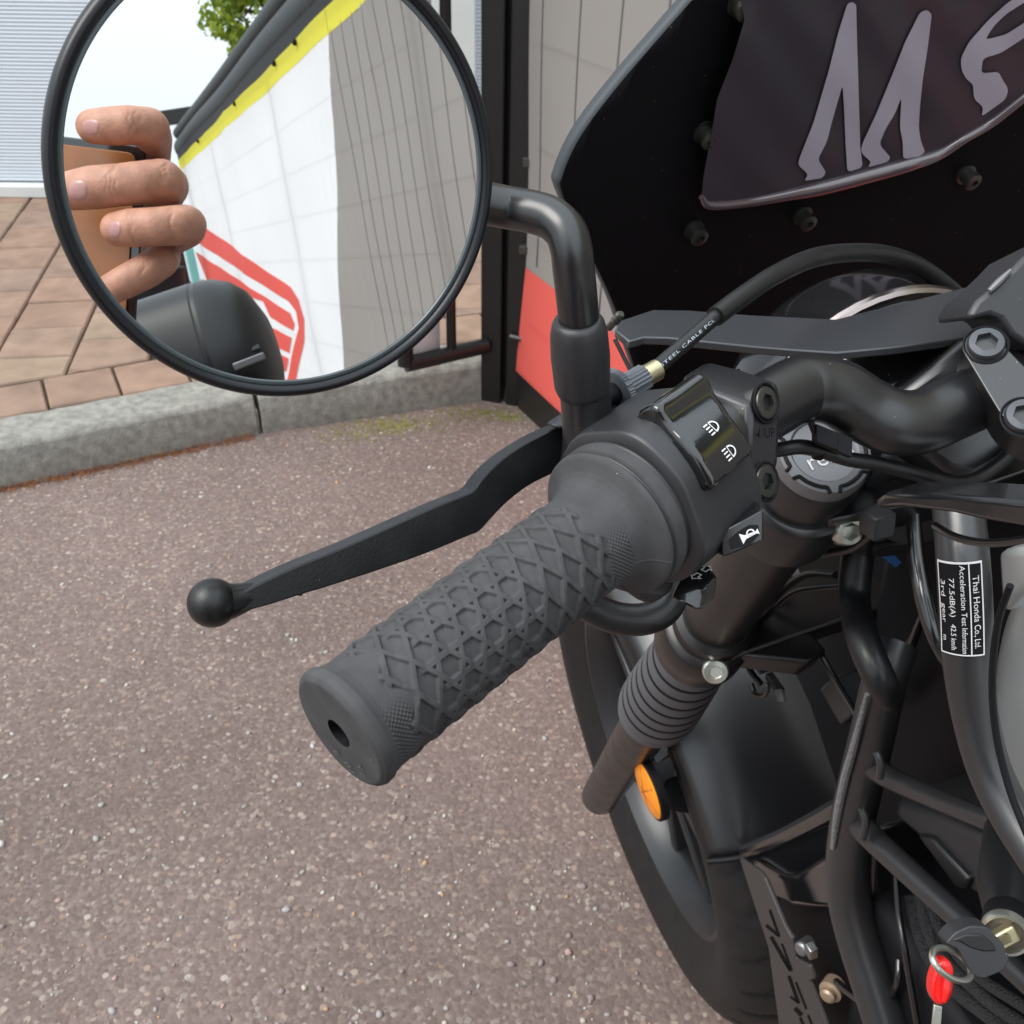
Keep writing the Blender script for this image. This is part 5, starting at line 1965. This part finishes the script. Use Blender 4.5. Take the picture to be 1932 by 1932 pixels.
mk("luggage_rack", hull([bk(f_, u_, l_) for f_, u_, l_ in ((-1.12, .515, .08), (-1.12, .515, -.06), (-1.42, .515, .08), (-1.42, .515, -.06), (-1.14, .688, .10), (-1.14, .688, .0), (-1.40, .688, .12), (-1.40, .688, .0))]), m_dark, bike, bevel=.008)
# rear wheel in the same plane, carried by the swingarm
rear = bpy.data.objects.new("rear_wheel", wheel.data)
COL.objects.link(rear)
rear.parent = bike
shift = Vector([float(x) for x in -BF * 1.49])
rear.location = -bike.location + shift
for ch in list(wheel.children):
    c_ = ch.copy()
    COL.objects.link(c_)
    c_.parent = rear
for sd_ in (.095, -.095):
    mk("swingarm", tube([bk(-.80, .06, sd_ * .9), bk(-1.15, .03, sd_), bk(-1.50, .0, sd_)], .020, 14), m_frame, bike)
    mk("shock_absorber", tube([bk(-1.42, .06, sd_ * 1.2), bk(-1.25, .40, sd_ * 1.15)], .026, 16, smooth=False), m_slider, bike)
mk("rear_mudguard", tube([bk(-1.25, .42, 0), bk(-1.50, .40, 0), bk(-1.72, .30, 0)], [.075, .08, .06], 18), m_guard, bike)
mk("exhaust_silencer", tube([bk(-.70, -.05, -.14), bk(-1.1, -.03, -.17), bk(-1.6, .08, -.18)], [.022, .04, .045], 18), m_dark, bike)

# ================================================================== PHOTOGRAPHER'S HAND AND PHONE
person = thing("person", "person in dark jacket and jeans, fingers gripping a brown cased phone in the mirror", "person", (-.13, -.48, 0))


def capsules(chains):
    bm = bmesh.new()
    for ch in chains:
        q = [(V(*c[:3]), c[3] * c[2] / 1932) if c[0] != 'w' else (A_(c[1:4], float), c[4]) for c in ch]
        for c, r in q:
            bmesh.ops.create_icosphere(bm, subdivisions=3, radius=float(r), matrix=Matrix.Translation(Vector(map(float, c))))
        for (c, r), (c2, r2) in zip(q[:-1], q[1:]):
            v_, f_ = tube([c, c2], [r, r2], 24, smooth=False)
            vv = [bm.verts.new(tuple(map(float, p))) for p in v_]
            for f in f_:
                bm.faces.new([vv[i] for i in f])
    me = bpy.data.meshes.new("body")
    bmesh.ops.recalc_face_normals(bm, faces=bm.faces)
    bm.to_mesh(me)
    bm.free()
    return me


def blob(name, chains, mat, parent, vox, it=8):
    me = capsules(chains)
    o = bpy.data.objects.new(name, me)
    COL.objects.link(o)
    o.parent = parent
    if parent.type == 'EMPTY':
        o.location = -parent.location
    me.materials.append(mat)
    md = o.modifiers.new("r", 'REMESH')
    md.mode = 'VOXEL'
    md.voxel_size = vox
    md.use_smooth_shade = True
    md = o.modifiers.new("s", 'SMOOTH')
    md.iterations = it
    md.factor = .5
    return o


fing = [
    [(176, 239, .545, 32), (205, 238, .542, 35), (245, 236, .541, 36), (283, 240, .548, 36), (290, 262, .572, 34), (282, 300, .60, 38), (240, 380, .66, 50)],
    [(135, 360, .540, 36), (175, 354, .536, 40), (225, 349, .535, 39), (270, 345, .537, 40), (306, 342, .545, 41), (315, 350, .572, 40), (300, 370, .605, 42), (235, 420, .66, 52)],
    [(222, 432, .537, 32), (250, 430, .534, 36), (295, 428, .533, 36), (335, 425, .537, 37), (352, 424, .545, 37), (350, 430, .575, 37), (318, 440, .61, 42), (235, 450, .66, 52)],
    [(205, 548, .545, 28), (240, 530, .543, 31), (275, 512, .545, 32), (302, 493, .552, 32), (308, 484, .575, 32), (290, 480, .61, 38), (220, 490, .66, 50)],
    [(240, 380, .66, 50), (225, 430, .665, 58), (190, 500, .68, 62), (130, 620, .71, 56), ('w', .108, -.23, 1.085, .028), ('w', .135, -.39, 1.045, .036)],
    [(200, 420, .66, 50), (110, 330, .64, 38), (40, 270, .62, 34), (20, 230, .61, 30)],
]
hand = blob("hand", fing, m_skin, person, .0008)
dgp = bpy.context.evaluated_depsgraph_get()
dgp.update()
hme = bpy.data.meshes.new_from_object(hand.evaluated_get(dgp))
hand.modifiers.clear()
hand.data = hme
hme.shade_smooth()
nvh = len(hme.vertices)
co = np.empty(nvh * 3)
hme.vertices.foreach_get("co", co)
co = co.reshape(-1, 3)
no = np.empty(nvh * 3)
hme.vertex_normals.foreach_get("vector", no)
no = no.reshape(-1, 3)
toward = un(V(250, 400, .50) - V(250, 400, .55))
disp = np.zeros(nvh)
for (u_, v_, p_, hw, tilt, dp_, wd) in ((262, 238, .54, 30, .10, .00030, .0007), (254, 240, .54, 30, -.05, .00030, .0007), (270, 236, .54, 26, .2, .00025, .0006),
                                        (224, 350, .535, 36, .06, .00042, .0007), (230, 349, .535, 36, -.10, .00042, .0007), (217, 351, .535, 30, .18, .0003, .0006),
                                        (322, 340, .545, 26, .15, .0003, .0007), (331, 342, .55, 24, -.1, .0003, .0007), (312, 338, .54, 30, .1, .00025, .0007),
                                        (345, 425, .545, 28, .1, .00028, .0007), (338, 425, .54, 28, -.1, .00028, .0007), (262, 431, .533, 30, .1, .0003, .0007), (256, 432, .533, 30, -.08, .0003, .0007),
                                        (285, 505, .545, 26, .4, .00026, .0007), (292, 500, .546, 26, .5, .00026, .0007)):
    c = V(u_, v_, p_)
    ex_ = un(V(u_ + 20, v_, p_) - c)
    ey_ = un(V(u_, v_ + 20, p_) - c)
    d_ = co - A_(hand.location) * 0 - c
    x = d_ @ ex_ + (d_ @ ey_) * tilt + .0006 * np.sin((d_ @ ey_) * 900 + u_)
    y = d_ @ ey_
    L_ = hw * p_ / 1932
    disp -= dp_ * np.exp(-(x / wd) ** 2) * np.exp(-(y / L_) ** 4) * ((no @ toward) > -.2) * (np.linalg.norm(d_, axis=1) < .025)
fine = np.array([mnoise.noise(tuple(q * 420)) + .5 * mnoise.noise(tuple(q * 900)) for q in co]) * .00007
co = co + no * (disp + fine)[:, None]
hme.vertices.foreach_set("co", co.ravel())
hme.update()


from mathutils.bvhtree import BVHTree
bvh = BVHTree.FromPolygons([tuple(map(float, q)) for q in co], [tuple(p.vertices) for p in hme.polygons])


def nail(u_, v_, hw, hh, rot):
    vs, fs = [], []
    nr, ns = 7, 30
    for i in range(nr + 1):
        k = i / nr
        for j in range(ns):
            a = 2 * math.pi * j / ns
            x = hw * k * np.sign(math.cos(a)) * abs(math.cos(a)) ** .8
            y = hh * k * np.sign(math.sin(a)) * abs(math.sin(a)) ** .8
            uu, vv = u_ + x - y * rot, v_ + y + x * rot
            o = V(uu, vv, .50)
            d = un(V(uu, vv, .58) - o)
            hit = bvh.ray_cast(Vector(map(float, o)), Vector(map(float, d)))[0]
            if hit is None:
                hit = Vector(map(float, o + d * .04))
            lift = .00045 * (1 - k ** 6) - .00055 * k ** 6
            vs.append(A_(hit) - d * lift)
    for i in range(nr):
        for j in range(ns):
            fs.append((i * ns + j, i * ns + (j + 1) % ns, (i + 1) * ns + (j + 1) % ns, (i + 1) * ns + j))
    return mk("finger_nail", (vs, fs), m_nail, hand, sharp=None)


nail(171, 240, 19, 17, .08)
nail(147, 359, 21, 22, .0)
nail(216, 433, 14, 18, .05)

W = lambda x, y, z, r: ('w', x, y, z, r)
m_jacket = MAT("dark_grey_jacket", (.022, .023, .027), .85, var=(20, .3), bump=(25, .5, .01))
m_jeans = MAT("dark_blue_jeans", (.03, .04, .065), .9, var=(60, .3), bump=(18, .4, .012))
m_hair = MAT("brown_hair", (.05, .03, .018), .6, bump=(220, .8, .003))
m_shoe = MAT("black_shoe", (.015, .015, .015), .5)
blob("jacket", [
    [W(-.22, -.49, .98, .125), W(-.22, -.48, 1.12, .125), W(-.225, -.47, 1.28, .125), W(-.24, -.47, 1.37, .085)],
    [W(-.04, -.49, .98, .125), W(-.04, -.48, 1.12, .125), W(-.035, -.47, 1.28, .125), W(-.02, -.47, 1.37, .085)],
    [W(-.13, -.49, .95, .13), W(-.13, -.47, 1.30, .13), W(-.13, -.46, 1.43, .07)],
    [W(.03, -.47, 1.38, .066), W(.09, -.45, 1.22, .056), W(.135, -.39, 1.045, .048), W(.112, -.26, 1.075, .040)],
    [W(-.29, -.47, 1.38, .066), W(-.36, -.47, 1.22, .056), W(-.40, -.44, 1.08, .048), W(-.40, -.36, .93, .040), W(-.40, -.33, .88, .038)]], m_jacket, person, .008, 6)
blob("trousers", [
    [W(-.21, -.49, .93, .125), W(-.23, -.49, .75, .095), W(-.235, -.46, .50, .070), W(-.235, -.49, .28, .060), W(-.235, -.50, .10, .054)],
    [W(-.05, -.49, .93, .125), W(-.03, -.49, .75, .095), W(-.025, -.46, .50, .070), W(-.025, -.49, .28, .060), W(-.025, -.50, .10, .054)],
    [W(-.13, -.49, .95, .13), W(-.13, -.49, .88, .11)]], m_jeans, person, .008, 6)
for x_ in (-.24, -.02):
    blob("shoe", [[W(x_, -.53, .045, .045), W(x_, -.46, .05, .045), W(x_ + .005, -.36, .036, .036), W(x_ + .008, -.31, .030, .030)], [W(x_, -.52, .09, .04), W(x_, -.50, .06, .045)]], m_shoe, person, .005, 5)
hd = blob("head", [
    [W(-.13, -.455, 1.42, .058), W(-.13, -.435, 1.52, .056)],
    [W(-.13, -.45, 1.625, .078), W(-.13, -.405, 1.63, .072), W(-.13, -.415, 1.66, .076)],
    [W(-.13, -.40, 1.56, .058), W(-.13, -.365, 1.535, .034), W(-.13, -.350, 1.515, .026)],
    [W(-.13, -.338, 1.615, .010), W(-.13, -.322, 1.583, .0125), W(-.13, -.335, 1.575, .011)],
    [W(-.165, -.345, 1.628, .014), W(-.13, -.336, 1.632, .012), W(-.095, -.345, 1.628, .014)],
    [W(-.148, -.342, 1.553, .010), W(-.13, -.335, 1.552, .010), W(-.112, -.342, 1.553, .010)],
    [W(-.146, -.340, 1.543, .009), W(-.13, -.334, 1.541, .010), W(-.114, -.340, 1.543, .009)],
    [W(-.210, -.425, 1.615, .012), W(-.214, -.42, 1.59, .012), W(-.206, -.42, 1.57, .009)],
    [W(-.050, -.425, 1.615, .012), W(-.046, -.42, 1.59, .012), W(-.054, -.42, 1.57, .009)]], m_skin, person, .004, 5)
m_eye = MAT("eye_white", (.7, .68, .65), .2)
for x_ in (-.162, -.098):
    e_ = mk("eye", lathe(A_([x_, -.352, 1.608]), (0, 1, -.25), [(-.011, .004), (-.006, .0095), (0, .0115), (.006, .0098), (.0098, .006), (.0113, 1e-6)], 20), m_eye, hd, sharp=None)
    mk("iris", lathe(A_([x_, -.3415, 1.6054]), (0, 1, -.25), [(0, .0052), (.0009, .003), (.001, 1e-6)], 16), MAT("iris", (.03, .02, .012), .15), hd, sharp=None)
blob("hair", [[W(-.13, -.47, 1.64, .080), W(-.13, -.42, 1.685, .078), W(-.13, -.38, 1.70, .050)], [W(-.13, -.50, 1.58, .052), W(-.13, -.49, 1.63, .072)],
              [W(-.195, -.43, 1.66, .026), W(-.203, -.44, 1.62, .012)], [W(-.065, -.43, 1.66, .026), W(-.057, -.44, 1.62, .012)]], m_hair, hd, .005, 4)
hx, hy, hz = -.40, -.325, .84
blob("left_hand", [
    [W(hx, hy, hz + .05, .027), W(hx, hy + .005, hz, .026), W(hx, hy + .01, hz - .04, .022)],
    [W(hx, hy - .02, hz - .03, .018), W(hx, hy + .03, hz - .035, .018)],
    [W(hx, hy + .034, hz - .04, .0095), W(hx + .004, hy + .040, hz - .075, .0085), W(hx + .016, hy + .036, hz - .098, .0075)],
    [W(hx, hy + .013, hz - .05, .0098), W(hx + .004, hy + .016, hz - .088, .0088), W(hx + .018, hy + .013, hz - .112, .0078)],
    [W(hx, hy - .008, hz - .05, .0095), W(hx + .004, hy - .008, hz - .084, .0085), W(hx + .018, hy - .009, hz - .106, .0075)],
    [W(hx, hy - .028, hz - .042, .0082), W(hx + .004, hy - .031, hz - .070, .0072), W(hx + .015, hy - .031, hz - .088, .0065)],
    [W(hx + .008, hy + .022, hz + .01, .013), W(hx + .02, hy + .046, hz - .018, .0105), W(hx + .026, hy + .052, hz - .045, .0085)]], m_skin, person, .0022, 5)

phone = thing("phone", "phone in a brown leather case with black rim gripped by the fingers in the mirror", "phone", V(150, 430, .57))
ppoly = rnd([(20, 245), (277, 276), (255, 640), (0, 610)], 26)
pth = .566
pdir = V(150, 430, pth + .01) - V(150, 430, pth)
mk("phone_body", prism([V(u_, v_, pth) for u_, v_ in ppoly], un(pdir) * .009), m_gloss, phone, bevel=.001)
pin = rnd([(28, 261), (258, 289), (236, 626), (10, 600)], 20)  # black rim left wider at the right, standing in for shade by the fingers
mk("case_back", prism([V(u_, v_, pth - .0012) for u_, v_ in pin], un(pdir) * .002), m_phone, phone, bevel=.0006)
